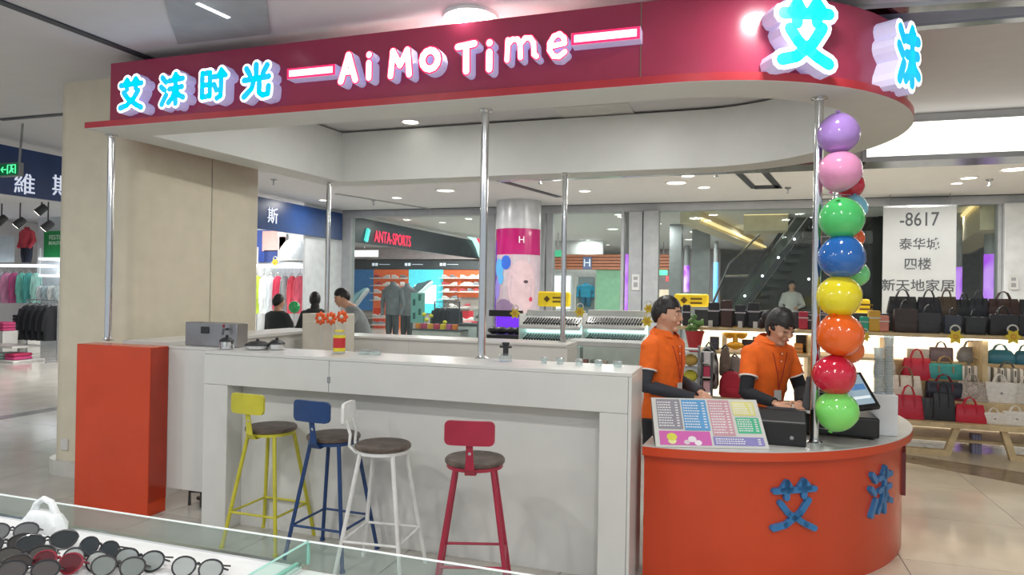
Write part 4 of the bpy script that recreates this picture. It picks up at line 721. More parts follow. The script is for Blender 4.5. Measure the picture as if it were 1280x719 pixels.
obj('back_panel', MB().box(at(868, 412, Y=9.3).x, xr_, 9.31, 9.34, zp, zs - .04), m_back, bs); obj('riser', MB().box(at(868, 412, Y=9.05).x, xr_, 9.08, 9.32, zs, zs + .2), m_dgrey, bs)
RZ = {'D': (8.52, zp), 'C': (8.78, at(1190, 500, Y=8.78).z), 'B': (8.98, at(1190, 477, Y=8.98).z), 'A': (9.17, at(1190, 452, Y=9.17).z), 'U': (8.86, zs), 'V': (9.2, zs + .2)}
for r in 'CBA': y, z = RZ[r]; obj('step', MB().box(xl, xr_, y - .1, y + .1, zp, z), m_wood, bs)
obj('bag_fill_strip', MB().box(at(868, 412, Y=8.7).x, xr_, 8.74, 8.78, zs - .056, zs - .042), M('bag fill strip', 'ffffff', emit='fff4e0', es=4), bs)  # glowing strip added under the shelf to light the bags
BAGM = {}
def bag_mesh(style):
    if style in BAGM: return BAGM[style]
    d = {}
    if style == 'tote': b = MB(); loft(b, [(0, 0, 0, .5, .2, .35, 0, 1), (0, 0, .1, .53, .22, .35, 0, 1), (0, 0, .7, .47, .15, .35, 0, 1), (0, 0, .98, .44, .06, .3, 0, 1), (0, 0, 1.0, .43, .05, .3, 0, 1)], 28)
    elif style == 'box': b = MB(); loft(b, [(0, 0, 0, .48, .17, .3, 0, 1), (0, 0, .08, .5, .19, .3, 0, 1), (0, 0, .92, .49, .17, .3, 0, 1), (0, 0, 1, .46, .12, .3, 0, 1)], 28)
    else: b = MB(); loft(b, [(0, 0, 0, .4, .2, .6, 0, 1), (0, 0, .2, .5, .24, .6, .01, 5), (0, 0, .6, .46, .2, .6, .01, 5), (0, 0, .9, .36, .12, .6, 0, 1), (0, 0, 1.0, .28, .05, .6, 0, 1)], 28)
    d['body'] = mesh_of('bag_body', b)
    h = MB()
    for y in (-.07, .07): h.path([(-.2, y * 1.6, .86), (-.2, y, 1.05), (-.12, y, 1.32), (0, y, 1.42), (.12, y, 1.32), (.2, y, 1.05), (.2, y * 1.6, .86)], .025, 6)
    d['handle'] = mesh_of('bag_handle', h)
    d['trim'] = mesh_of('bag_trim', MB().box(-.5, .5, -.215, -.17, .02, .12).box(-.22, -.18, -.2, -.12, .5, .88).box(.18, .22, -.2, -.12, .5, .88))
    d['flap'] = mesh_of('bag_flap', MB().prism([(-.47, 1.0), (-.48, .55), (-.3, .42), (.3, .42), (.48, .55), (.47, 1.0)], (0, 0, 0), (1, 0, 0), (0, 0, 1), (0, -1, 0), .16, .205))
    d['clasp'] = mesh_of('bag_clasp', MB().ell((0, -.225, .5), .05, .03, .06, 10, 6)); BAGM[style] = d; return d
def bag(x, row, w, h, col, style, label, pat=None, handle=None, dx=0, extras=('handle', 'trim')):
    Y, z = RZ[row]; p = at(x, 450, Y=Y); W = px(w, p); H = px(h, p); t = T('handbag', label, 'handbag', (p.x, Y, z + .001)); t.scale = (W, min(W, .3) if W < .34 else .34, H)
    d = bag_mesh(style); m = pat or M('leather ' + col, col, .38, var=.05); hm = M('leather ' + (handle or col), handle or col, .4, var=.05); put('body', d['body'], m, t)
    for e_ in extras: put(e_, d[e_], m_metal if e_ == 'clasp' else hm, t)
    return t
for (x, w, h, c, l) in ((1127, 33, 24, '2a2c30', 'black handbag highest at the left below the banner'), (1160, 27, 24, '2c2e33', 'black handbag at the back below the banner, second from left'), (1182, 23, 25, '5a4a38', 'olive brown handbag in the back row below the banner'), (1204, 20, 22, '25282c', 'small black handbag in the back row at the banner edge'), (1222, 22, 24, '2a2f38', 'blue black handbag before the purple column'), (1253, 35, 24, '4a322c', 'wide dark brown handbag in the back row at right'), (1287, 26, 24, '23262b', 'black handbag cut by the right edge, back row')): bag(x, 'V', w, h - 2, c, 'tote', l)
for (x, w, h, c, l) in ((1131, 27, 29, '3c302e', 'dark brown tote first in the front top row'), (1160, 26, 25, '35373c', 'charcoal tote second in the front top row'), (1190, 19, 23, '3c4350', 'slate handbag third in the front top row'), (1218, 23, 22, '2f3236', 'charcoal handbag fourth in the front top row'), (1253, 31, 26, '2b2d31', 'wide black tote in the front top row at right'), (1285, 24, 26, '25272c', 'black tote cut by the right edge, front top row')): bag(x, 'U', w, h, c, 'box', l, extras=('handle', 'flap'))
for (x, w, h, c, st, l, ex, hd) in ((1176, 26, 17, '7a6a72', 'box', 'grey mauve boxy bag under the left star tag', ('handle',), None), (1147, 24, 14, 'd8d4cc', 'box', 'white patterned purse against the lit panel', ('flap',), None), (1212, 29, 19, '8a8c90', 'hobo', 'grey snakeskin bag under the shelf', ('handle',), None), (1250, 34, 17, '2f7a94', 'hobo', 'teal blue rolled bag under the right star tag', ('handle',), None), (1280, 24, 17, '2a6a86', 'hobo', 'teal blue bag cut by the right edge', ('handle',), None)): bag(x, 'A', w, h, c, st, l, extras=ex, handle=hd)
m_str = M('white striped leather', 'e4e0d8', .4, kind='stripe', scale=1.6, col2='8a8880'); m_crc = M('pale croc', 'c8beb4', .35, kind='check', scale=14, col2='a09488')
bag(1146, 'B', 33, 27, 'c0203c', 'tote', 'large red tote with tall handles left in the lit bays'); bag(1181, 'B', 38, 22, '3a9a98', 'box', 'teal bag with tan top and double handles', handle='a88860'); bag(1218, 'B', 35, 21, 'e4e0d8', 'box', 'white vertically striped bag, left of the two', m_str, '6a6862'); bag(1259, 'B', 35, 20, 'e4e0d8', 'box', 'white vertically striped bag, right of the two', m_str, '6a6862'); bag(1106, 'B', 26, 26, 'e0dcd4', 'hobo', 'white soft bag behind the stack of cups'); bag(1290, 'B', 20, 20, 'b8343c', 'box', 'red bag cut by the right edge')
bag(1132, 'C', 36, 27, 'e8dfd0', 'tote', 'cream tote with brown handles beside the large red tote', handle='8a6a52'); bag(1180, 'C', 40, 22, '262b3a', 'box', 'navy bag with dark red front behind the black one', handle='7a1c30'); bag(1215, 'C', 33, 24, 'b8b0a8', 'tote', 'pale grey croc bag above the right red bag', m_crc); bag(1250, 'C', 33, 25, 'eceae4', 'box', 'white flap bag with clasp, upper of the white group', extras=('handle', 'flap', 'clasp')); bag(1283, 'C', 28, 25, 'dcd8d0', 'box', 'white handbag cut by the right edge', extras=('handle', 'flap'))
bag(1136, 'D', 32, 29, 'c01f3a', 'tote', 'red tote with rose croc top at the lower left'); bag(1160, 'D', 16, 27, '2c2e32', 'tote', 'narrow black bag between red and black bags'); bag(1180, 'D', 25, 34, '222428', 'tote', 'plain black tote in the bottom row'); bag(1213, 'D', 33, 22, 'c81e38', 'tote', 'bright red bag with charm in the bottom row'); bag(1243, 'D', 24, 14, 'eeeae2', 'box', 'small white flap bag bottom row, left of two', extras=('handle', 'flap', 'clasp')); bag(1270, 'D', 28, 17, 'f0ede6', 'box', 'small white flap bag bottom row, right of two', extras=('handle', 'flap', 'clasp'))
bag(1100, 'D', 28, 26, 'd8d0c8', 'tote', 'pale tote mostly hidden behind the cup stack')
# items on the left part of the upper shelf
for (x, w, h, c, l) in ((846, 10, 24, '30343a', 'dark grey box on the shelf left of the plant'), (858, 9, 26, '2c2a2e', 'black box behind the plant'), (892, 13, 30, '2a2c30', 'tall black purse on the shelf right of the plant'), (908, 14, 33, '4a3430', 'tall brown purse on the shelf'), (925, 12, 28, '303238', 'charcoal purse on the shelf beside the brown one'), (942, 14, 31, '2b2c31', 'black purse on the shelf behind the price cards'), (960, 12, 22, '332e30', 'dark purse on the shelf left of the woman'), (1004, 10, 22, 'c03048', 'red box on the shelf right of the woman'), (1014, 9, 18, '3a2c30', 'dark maroon box beside the pole'), (1052, 12, 30, 'b03c5a', 'crimson gift box behind the balloons'), (1092, 13, 26, 'd8a83a', 'yellow and black striped gift box'), (1104, 11, 20, 'd88a78', 'salmon pink gift box on the shelf'), (1080, 9, 18, '2fa88c', 'green teal gift box on the shelf')):
    p = at(x, 412, Y=8.9); W, H = px(w, p), px(h, p); t = T('shelf_purse' if x < 1000 else 'gift_box', l, 'purse' if x < 1000 else 'box', (p.x, 8.9, zs + .001)); obj('body', MB().box(p.x - W / 2, p.x + W / 2, 8.84, 8.96, zs + .001, zs + .001 + H), M('leather ' + c, c, .45), t, .012); obj('lid_band', MB().box(p.x - W / 2 - .004, p.x + W / 2 + .004, 8.834, 8.966, zs + H * .62, zs + H * .68), m_metal if x < 1000 else m_white, t)
for (x, l) in ((925, 'left white price card on the shelf'), (944, 'right white price card on the shelf'), (888, 'white price card beside the plant')): p = at(x, 412, Y=8.75); obj('price_card', MB().box(p.x - .025, p.x + .025, 8.74, 8.75, zs + .001, zs + .08), m_white, label=l, cat='card')
# lower shelf left and small goods
a, b = at(868, 438, Y=8.7), at(1010, 438, Y=8.7); zl = a.z
obj('lower_shelf', MB().box(a.x, xl, 8.68, 9.3, zl - .03, zl), m_wood, bs); obj('lower_back', MB().box(a.x, xl, 9.31, 9.34, 0, zp), m_shopwall, bs)
for (x, w, h, c, l) in ((893, 11, 16, '3a3c50', 'dark blue wallet upright on the lit lower shelf'), (934, 13, 14, '2f2c30', 'black wallet behind the golden ornament'), (947, 12, 18, '4a4040', 'brown black wallet on the lit lower shelf'), (998, 10, 12, 'c88a4a', 'tan box on the lower shelf right of the woman'), (1002, 12, 22, '2d2a2c', 'tall dark wallet right of the woman')):
    p = at(x, 436, Y=8.95); W, H = px(w, p), px(h, p); t = T('wallet', l, 'wallet', (p.x, 8.95 + (.12 if x == 1002 else 0), zl + .001)); yy = t.location.y; obj('body', MB().box(p.x - W / 2, p.x + W / 2, yy - .04, yy + .04, zl + .001, zl + H), M('leather ' + c, c, .45), t, .01); obj('stitch_band', MB().box(p.x - W / 2 - .003, p.x + W / 2 + .003, yy - .044, yy + .044, zl + H * .45, zl + H * .52), m_dgrey, t)
p = at(919, 437, Y=8.8); go = T('golden_ornament', 'golden bow shaped ornament on the lower shelf', 'ornament', (p.x, 8.8, zl + .001)); m_gold = M('gold foil', 'e0a83a', .3, .6)
obj('blossom', MB().ell(p + Vector((0, 0, .05)), .1, .05, .045, 12, 8).ell(p + Vector((-.07, 0, .2)), .07, .05, .07, 12, 8).ell(p + Vector((.07, 0, .2)), .07, .05, .07, 12, 8), m_gold, go); obj('stem', MB().tube(p + Vector((0, 0, .0)), p + Vector((0, 0, .28)), .03, n=8), m_gold, go)
p = at(868, 437, Y=8.5); pp = T('potted_plant', 'small green plant in a red wrapped pot left of the golden ornament', 'plant', (p.x, 8.5, zl)); z0 = zl
obj('stand', MB().box(p.x - .12, p.x + .12, 8.4, 8.6, 0, z0 - .002), m_tray, pp); obj('pot', MB().lathe([(.06, z0), (.1, z0 + .2), (.115, z0 + .25), (.1, z0 + .25), (.09, z0 + .2), (.02, z0 + .19)], (p.x, 8.5, 0), 18), M('red wrap', 'c23a40', .5), pp)
lf = MB()
for k in range(26): q = Vector((p.x + random.uniform(-.09, .09), 8.5 + random.uniform(-.08, .08), z0 + random.uniform(.22, .42))); lf.ell(q, .04, .02, .03, 6, 4, Matrix.Rotation(random.uniform(0, 3), 3, 'Z') @ Matrix.Rotation(random.uniform(-.6, .6), 3, 'X'))
obj('foliage', lf, M('leaf green', '6f9a58', .6, var=.15), pp)
# backpacks & hanging goods behind the staff
def backpack(x, y, w, h, Y, c, label, pat=None):
    p = at(x, y + h / 2, Y=Y); W, H = px(w, p) / 2, px(h, p); t = T('backpack', label, 'backpack', (p.x, Y, p.z)); m = MB(); loft(m, [(p.x, Y, p.z, W * .85, .1, .6, 0, 1), (p.x, Y, p.z + H * .1, W, .13, .6, 0, 1), (p.x, Y, p.z + H * .6, W * .95, .12, .6, 0, 1), (p.x, Y, p.z + H * .88, W * .7, .09, .7, 0, 1), (p.x, Y, p.z + H, W * .35, .04, .8, 0, 1)]); obj('body', m, pat or M('cloth ' + c, c, .8), t)
    obj('pocket', MB().ell((p.x, Y - .11, p.z + H * .28), W * .7, .05, H * .2, 14, 8), M('cloth ' + c, c, .8), t); obj('loop', MB().path([(p.x - .04, Y, p.z + H * .95), (p.x, Y, p.z + H * 1.1), (p.x + .04, Y, p.z + H * .95)], .012, 6), m_black, t); return t
Yk = 8.05; bt = T('goods_table', 'white goods table under the backpacks behind the staff', 'table', (at(900, 500, Y=Yk).x, Yk, 0)); zt_ = at(900, 503, Y=Yk).z; obj('body', MB().box(at(868, 500, Y=Yk).x, at(1015, 500, Y=Yk).x, 7.85, 8.3, 0, zt_), m_tray, bt, .01)
for a in ((885, 459, 26, 52, 'x', 'black and white patterned backpack behind the staff'), (906, 452, 14, 34, '6a5a50', 'brown backpack between patterned and red bags'), (914, 480, 30, 32, 'b02438', 'red rounded bag behind the arm of the woman')):
    z_ = 0; t = backpack(a[0], a[1], a[2], a[3], 8.1 if a[4] != 'b02438' else 7.98, a[4] if a[4] != 'x' else '222222', a[5], M('patterned cloth', '1e1f22', .8, kind='check', scale=9, col2='c8c8c4') if a[4] == 'x' else None)
    pass
backpack(918, 463, 26, 34, 8.24, '8a8078', 'grey brown bag above the red rounded bag'); backpack(968, 470, 30, 40, 8.24, '3a3438', 'dark bag hidden behind the woman')
wr = T('wire_rack', 'grey wire rack with small goods right of the man', 'rack', (at(862, 500, Y=7.6).x, 7.6, 0)); a, b = at(852, 500, Y=7.6), at(874, 432, Y=7.6)
for x in (a.x, b.x): obj('post', MB().tube((x, 7.6, 0), (x, 7.6, b.z), .014, n=8), m_grey, wr)
for k, y in enumerate((436, 458, 478, 498)): z = at(862, y, Y=7.6).z; obj('shelf', MB().box(a.x, b.x, 7.5, 7.75, z - .012, z), m_grey, wr)
for (y, c, l) in ((456, 'b8984a', 'tan folded pouch on the wire rack, upper'), (476, 'c8c040', 'yellow pouch on the wire rack, middle'), (496, 'c05060', 'rose pouch on the wire rack, lowest')): z = at(862, y + 2, Y=7.6).z; x = (a.x + b.x) / 2; obj('pouch', MB().ell((x, 7.62, z + .066), .075, .05, .065, 12, 8), M('cloth ' + c, c, .7), label=l, cat='pouch')
ca = T('cosmetics_stand', 'narrow upright stand with white and pink packs behind the man', 'display stand', (at(888, 480, Y=7.9).x - .25, 7.7, 0)); a, b = at(876, 500, Y=7.7), at(889, 440, Y=7.7)
obj('frame', MB().box(a.x, a.x + .02, 7.6, 7.8, 0, b.z).box(b.x, b.x + .02, 7.6, 7.8, 0, b.z), m_dgrey, ca)
for k, y in enumerate((452, 470, 488, 506)): z = at(880, y, Y=7.7).z; obj('shelf', MB().box(a.x, b.x, 7.6, 7.8, z - .012, z), m_white, ca)
for k, (y, c) in enumerate(((452, 'e0dcdc'), (470, 'c84060'), (488, 'd8a8b0'))): z = at(880, y, Y=7.7).z; x = (a.x + b.x) / 2 + .01; obj('pack', MB().box(x - .035, x + .035, 7.64, 7.7, z + .001, z + .11), M('pack ' + c, c, .5), label=('white', 'crimson', 'pink')[k] + ' pack on the narrow stand behind the man', cat='pack')
# ================================================================ BAR STOOLS
m_seat = M('dark elm seat', '5c5048', .45, var=.25, scale=14)
SEAT = mesh_of('seat', MB().lathe([(.0, .735), (.155, .735), (.165, .742), (.165, .756), (.158, .764), (0, .765)], n=32))
RIMM = mesh_of('seat_ring', MB().lathe([(.128, .715), (.155, .715), (.155, .734), (.128, .734)], n=32).box(-.13, .13, -.012, .012, .714, .732).box(-.012, .012, -.13, .13, .714, .732))
def leg_mesh(sx, sy): return mesh_of('leg', MB().path([(sx * .10, sy * .10, .722), (sx * .205, sy * .205, .0)], [.013, .012], 10).lathe([(.017, 0), (.017, .016), (.013, .02)], (sx * .205, sy * .205, 0), 10))
LEGS = [leg_mesh(sx, sy) for sx, sy in ((-1, -1), (1, -1), (1, 1), (-1, 1))]
f_ = .172
RUNG = [mesh_of('footrest', MB().tube(a, b, .008, n=8)) for a, b in (((-f_, -f_, .225), (f_, -f_, .225)), ((f_, -f_, .225), (f_, f_, .225)), ((f_, f_, .225), (-f_, f_, .225)), ((-f_, f_, .225), (-f_, -f_, .225)))]
def back_mb(w, h):
    m = MB(); n = 10; out = []
    for (cx, cz, a0) in ((w - .025, h - .02, 0), (-w + .025, h - .02, 90), (-w + .025, -h + .02, 180), (w - .025, -h + .02, 270)):
        for k in range(5): q = radians(a0 + k * 22.5); out.append((cx + .025 * cos(q), cz + .02 * sin(q)))
    K = len(out); vs = [(x, y + .35 * x * x + (0 if True else 0), z) for y in (-.009, .009) for x, z in out]
    # subdivide across: build as strips for curvature
    m2 = MB(); xs = [-w, -w + .002, -w + .007, -w + .015, -w + .028, -w * .4, 0, w * .4, w - .028, w - .015, w - .007, w - .002, w]
    def zlim(x):
        d = max(0, abs(x) - (w - .028)); return h - .028 + (max(0, .028 ** 2 - d ** 2)) ** .5
    vs = []; fs = []
    for x in xs:
        z = zlim(x)
        for y, zz in ((-.009, -z), (.009, -z), (.009, z), (-.009, z)): vs.append((x, y + .6 * x * x, zz))
    for i in range(12):
        for j in range(4): fs.append((i * 4 + j, i * 4 + (j + 1) % 4, i * 4 + 4 + (j + 1) % 4, i * 4 + 4 + j))
    fs += [(3, 2, 1, 0), (48, 49, 50, 51)]
    return m2.add(vs, fs)
def stool(x, y, lrot, brot, col, label, rod=False, w=.132):
    m = M('stool ' + col, col, .35, var=.05, scale=10, bump=.05); t = T('bar_stool', label, 'stool', (x, y, 0), 'bar stools at the counter')
    put('seat', SEAT, m_seat, t); put('seat_ring', RIMM, m, t)
    for L in LEGS: put('leg', L, m, t, rot=(0, 0, lrot))
    for L in RUNG: put('footrest', L, m, t, rot=(0, 0, lrot))
    bm_ = back_mb(w, .064); bm_.v = [v + Vector((0, -.222, .938)) for v in bm_.v]; put('backrest', mesh_of('backrest', bm_), m, t, rot=(0, 0, brot))
    if not rod:
        b = MB(); pts = [(-.10, .712), (-.165, .705), (-.195, .74), (-.2, .80), (-.212, .87)]; wd = [.03, .03, .026, .02, .018]; vs = []
        for (yy, z), ww in zip(pts, wd):
            for dx, dy in ((-1, -.003), (1, -.003), (1, .003), (-1, .003)): vs.append((dx * ww, yy + dy, z))
        fs = [(i * 4 + j, i * 4 + (j + 1) % 4, i * 4 + 4 + (j + 1) % 4, i * 4 + 4 + j) for i in range(4) for j in range(4)] + [(3, 2, 1, 0), (16, 17, 18, 19)]
        br = put('bracket', mesh_of('bracket', b.add(vs, fs)), m, t, rot=(0, 0, brot)); put('bolt', mesh_of('bolt', MB().ell((0, -.203, .83), .012, .008, .012, 10, 6)), m_chrome, br)
    else:
        b = MB()
        for s in (-1, 1): b.path([(s * .05, -.08, .712), (s * .05, -.15, .712), (s * .05, -.19, .75), (s * .05, -.185, .82), (s * .05, -.215, .9)], .009, 8)
        put('bracket', mesh_of('bracket', b), m, t, rot=(0, 0, brot))
    return t
stool(-2.93, 3.82, 0, radians(-5), 'c2bc3a', 'yellow metal bar stool with backrest, dark round wooden seat, leftmost at the bar')
stool(-2.41, 3.752, 0, radians(-5), '1f3f70', 'navy blue metal bar stool between the yellow and white ones')
stool(-2.0, 3.64, radians(6), radians(-78), 'dfe0dd', 'white metal bar stool seen with its backrest edge-on', True, .10)
stool(-1.372, 3.53, radians(18), radians(13), 'a02840', 'dark red metal bar stool standing alone right of the white one')

# ================================================================ BALLOONS
BAL = [(1048, 167, 25.5, 'a884d0', 'purple', 'lilac purple balloon at the very top of the column', 0), (1050, 214, 26, 'e698c4', 'pink', 'pink balloon second from the top', 0), (1063, 232, 17, 'c81c3c', 'crimson', 'small crimson balloon peeping from behind the pink one', .13),
 (1067, 260, 17, '7fc4dc', 'sky', 'pale blue balloon peeping behind the upper green one', .13), (1052, 273, 27, '4cc46c', 'green', 'green balloon between the pink and blue ones', 0), (1066, 298, 14, 'e85c20', 'orange2', 'small orange balloon behind green and blue ones', .13), (1052, 321, 28, '1c64b4', 'blue', 'royal blue balloon in the middle of the column', 0),
 (1070, 343, 16, '74d888', 'mint', 'light green balloon peeping behind blue and yellow ones', .13), (1049, 371, 27, 'e8d820', 'yellow', 'yellow balloon below the blue one', 0), (1050, 418, 28, 'ec6414', 'orange', 'large orange balloon below the yellow one', 0), (1062, 438, 17, 'e86c1c', 'orange3', 'smaller orange balloon behind the large orange one', .13),
 (1043, 469, 26, 'cc1c3c', 'red', 'red balloon below the orange ones', 0), (1046, 514, 26, '80e06c', 'lime', 'lime green balloon at the bottom of the column', 0)]
for (x, y, r, c, n, l, dy) in BAL:
    p = at(x, y, Y=4.42 + dy * 1.6); R = px(r, p); m = M('balloon ' + n, c, .12, coat=.6, var=0); t = T('balloon', l, 'balloon', p, 'balloons tied to the chrome pole'); tilt = Matrix.Rotation(radians(random.uniform(-25, 25)), 3, 'Y') @ Matrix.Rotation(radians(random.uniform(-20, 20) + (200 if random.random() < .5 else 20)), 3, 'X')
    obj('skin', MB().ell(p, R * 1.0, R * 1.0, R * .98, 28, 18, tilt, fn=lambda q: Vector((q.x * (1 - .12 * max(0, -q.z)), q.y * (1 - .12 * max(0, -q.z)), q.z * (1.05 if q.z < 0 else 1)))), m, t)
    k = p + tilt @ Vector((0, 0, -R * 1.03)); obj('knot', MB().lathe([(.004, .01), (.006, 0), (.014, -.012), (.004, -.013)], k, 10, tilt), m, t); pp_ = at(1024, 122, Z=ZB); obj('string', MB().tube(k, (pp_.x, pp_.y, k.z), .0015, n=5), m_white, t)

# ================================================================ THINGS ON THE BAR
def thing_at(name, label, cat, p): return T(name, label, cat, p)
a, b = at(240, 433, Y=4.22), at(304, 433, Y=4.22); hz = at(240, 402, Y=4.22).z
sb_ = T('steel_machine', 'small brushed steel box machine at the left end of the bar', 'machine', ((a.x + b.x) / 2, 4.2, ZC)); obj('body', MB().box(a.x, b.x, 4.15, 4.27, ZC + .001, hz), M('dull steel', '9a9a9c', .35, .9, var=.06), sb_, .004)
q = at(256, 412, Y=4.149); obj('display', MB().box(q.x - .035, q.x + .04, 4.144, 4.15, q.z - .03, q.z + .022), m_black, sb_, .003); q = at(283, 420, Y=4.14); obj('tap', MB().path([(q.x, 4.15, q.z + .05), (q.x, 4.11, q.z + .05), (q.x, 4.1, q.z + .01)], .009, 8), m_dgrey, sb_); obj('knob', MB().ell((q.x, 4.11, q.z + .075), .01, .01, .014, 8, 6), M('knob red', '8a2c3c', .4), sb_)
m_clear = M('clear plastic', 'eef4f4', .05, alpha=.18)
for i, (x, r, l) in enumerate(((291, .05, 'steel pot with black lid right in front of the steel machine'), (322, .085, 'wide shallow steel pan with curved black lid on the bar'), (346, .055, 'smaller steel pan with black lid beside the wide one'))):
    p = at(x, 433, Y=4.08 + .04 * i); p = Vector((p.x, p.y - (.06 if i == 0 else 0), ZC + .001)); t = T('lidded_pan', l, 'pan', p, 'steel pans on the bar'); hh = (.055, .028, .04)[i]
    obj('pan', MB().lathe([(r * .8, 0), (r * .95, .004), (r, hh), (r * .97, hh), (r * .9, .01), (0, .008)], p, 24), m_chrome, t); obj('lid', MB().lathe([(r * 1.05, hh), (r * 1.02, hh + .01), (r * .6, hh + .028), (0, hh + .034)], p, 24), m_black, t); obj('lid_knob', MB().ell(p + Vector((0, 0, hh + .04)), .012, .012, .01, 8, 6), m_black, t)
p = at(424, 437, Y=4.12); p.z = ZC + .001; jh = at(424, 413, Y=4.12).z - p.z; jr = px(7.3, p); jt = T('candy_jar', 'clear jar with yellow and red paper label on the bar', 'jar', p)
obj('jar', MB().lathe([(jr * .9, 0), (jr, .006), (jr, jh * .82), (jr * .7, jh * .9), (jr * .7, jh * .93)], p, 20), m_clear, jt); obj('lid', MB().lathe([(jr * .8, jh * .93), (jr * .8, jh * 1.02), (0, jh * 1.03)], p, 20), M('lid yellow', 'd8c84a', .4), jt); obj('label_yellow', MB().lathe([(jr * 1.02, jh * .1), (jr * 1.02, jh * .8)], p, 20), M('label yellow', 'dccc30', .5), jt); obj('label_red', MB().lathe([(jr * 1.04, jh * .25), (jr * 1.04, jh * .68)], p, 20), M('label red', 'c02c30', .5), jt)
# white cabinet and orange blossoms behind the bar
a, b = at(378, 392, Y=5.9), at(420, 392, Y=5.9); wc = T('white_cabinet', 'pale upright cabinet behind the bar below the orange flowers', 'cabinet', ((a.x + b.x) / 2, 6.05, 0)); obj('body', MB().box(a.x, b.x, 5.9, 6.25, 0, a.z), M('off white panel', 'c9c5b8', .5), wc, .006); obj('door', MB().box(a.x + .02, b.x - .02, 5.888, 5.9, .1, a.z - .08), M('off white door', 'cdc9bc', .5), wc, .003)
obj('handle', MB().box(b.x - .05, b.x - .035, 5.87, 5.888, .7, .82), m_metal, wc)
for k, (x, y, l) in enumerate(((401, 398, 'orange flower pinwheel at the left above the cabinet'), (414, 398, 'orange flower pinwheel in the middle above the cabinet'), (428, 396, 'orange flower pinwheel at the right above the jar'))):
    Yk_ = 5.62; p = at(x, y, Y=Yk_); t = T('flower_pinwheel', l, 'flower', (p.x, Yk_, ZC * 0 + .0)); r = px(8.5, p); fl = MB()
    for j in range(8): q = 2 * pi * j / 8; fl.ell(p + Vector((cos(q) * r * .6, -.005 * (j % 2), sin(q) * r * .6)), r * .42, .012, r * .3, 8, 6, Matrix.Rotation(-q, 3, 'Y'))
    obj('petals', fl, M('pinwheel orange', 'e8602c', .4), t); obj('centre', MB().ell(p + Vector((0, -.015, 0)), r * .3, .012, r * .3, 10, 6), M('pinwheel pale', 'd8d0c0', .4), t); obj('stem', MB().tube((p.x, Yk_ + .01, 0), (p.x, Yk_ + .01, p.z), .005, n=6), m_white, t)
p = at(632, 447, Y=4.16); p.z = ZC + .001; hh = at(632, 428, Y=4.16).z - p.z; pb = T('pump_dispenser', 'black topped pump dispenser with clear base behind the middle pole', 'dispenser', p)
obj('base', MB().lathe([(.04, 0), (.04, hh * .35), (.02, hh * .42)], p, 18), m_clear, pb); obj('neck', MB().lathe([(.018, hh * .3), (.018, hh * .85), (.024, hh * .87), (.024, hh)], p, 14), m_black, pb); obj('spout', MB().box(p.x - .04, p.x + .04, p.y - .01, p.y + .01, p.z + hh * .7, p.z + hh * .82), m_black, pb, .004)
for k, (x, r) in enumerate(((455, .05), (470, .04), (680, .022), (700, .026), (724, .026), (748, .026), (772, .03))):
    p = at(x, 446 if x < 500 else 456, Y=4.16); p.z = ZC + .001; l = ('wide clear glass dish right of the candy jar', 'second clear glass dish right of the candy jar', 'low clear glass just right of the pump dispenser', 'clear glass tumbler, first of four near the right end of the bar', 'clear glass tumbler, second of four near the right end of the bar', 'clear glass tumbler, third of four near the right end of the bar', 'clear glass tumbler at the right end of the bar')[k]
    t = T('clear_glass', l, 'glass', p, 'clear glasses on the bar'); h = .025 if x < 500 else .035; obj('bowl', MB().lathe([(r * .8, 0), (r, h), (r * .92, h), (r * .74, .004), (0, .004)], p, 16), m_clear, t); obj('rim', MB().path([p + Vector((r * .97 * cos(q), r * .97 * sin(q), h)) for q in [2 * pi * j / 16 for j in range(16)]], .002, 5, True), m_chrome, t)
# ================================================================ CASHIER COUNTER THINGS
bl, br_ = at(820, 558.5, Z=ZL + .002), at(962, 561.5, Z=ZL + .002); br_ = Vector((br_.x, br_.y, ZL + .002)); tl_, tr_ = at(814, 497, Y=bl.y + .13), at(945, 500, Y=br_.y + .13)
mn = T('menu_board', 'slanted colourful price menu board on the round counter', 'menu board', (bl + br_) / 2)
def bp(u, v, d=0): 
    P_ = (bl * (1 - u) + br_ * u) * (1 - v) + (tl_ * (1 - u) + tr_ * u) * v; return P_ + NB * d
NB = (br_ - bl).cross(tl_ - bl).normalized()
def bquad(name, u0, u1, v0, v1, d0, d1, mat, par, **k):
    vs = [bp(u, v, d) for d in (d0, d1) for u, v in ((u0, v0), (u1, v0), (u1, v1), (u0, v1))]; return obj(name, MB().add(vs, [(0, 3, 2, 1), (4, 5, 6, 7), (0, 1, 5, 4), (1, 2, 6, 5), (2, 3, 7, 6), (3, 0, 4, 7)]), mat, par, smooth=False, **k)
bd = bquad('board', 0, 1, 0, 1, -.012, 0, m_white, mn)
for (u0, u1, v0, v1, c) in ((.04, .265, .36, .97, '8f8c96'), (.28, .51, .34, .97, '5a9cd0'), (.53, .73, .24, .97, 'c898a4'), (.75, .96, .66, .95, 'd8d488'), (.76, .97, .3, .62, '48b88c'), (.04, .5, .04, .32, 'd060b0'), (.52, .97, .05, .22, '8a84c0')):
    s_ = bquad('menu_panel', u0, u1, v0, v1, 0, .0015, M('menu ' + c, c, .5), bd)
tx = MB()
def tq(u0, u1, v0, v1): tx.add([bp(u, v, d) for d in (.0015, .0025) for u, v in ((u0, v0), (u1, v0), (u1, v1), (u0, v1))], [(0, 3, 2, 1), (4, 5, 6, 7), (0, 1, 5, 4), (1, 2, 6, 5), (2, 3, 7, 6), (3, 0, 4, 7)])
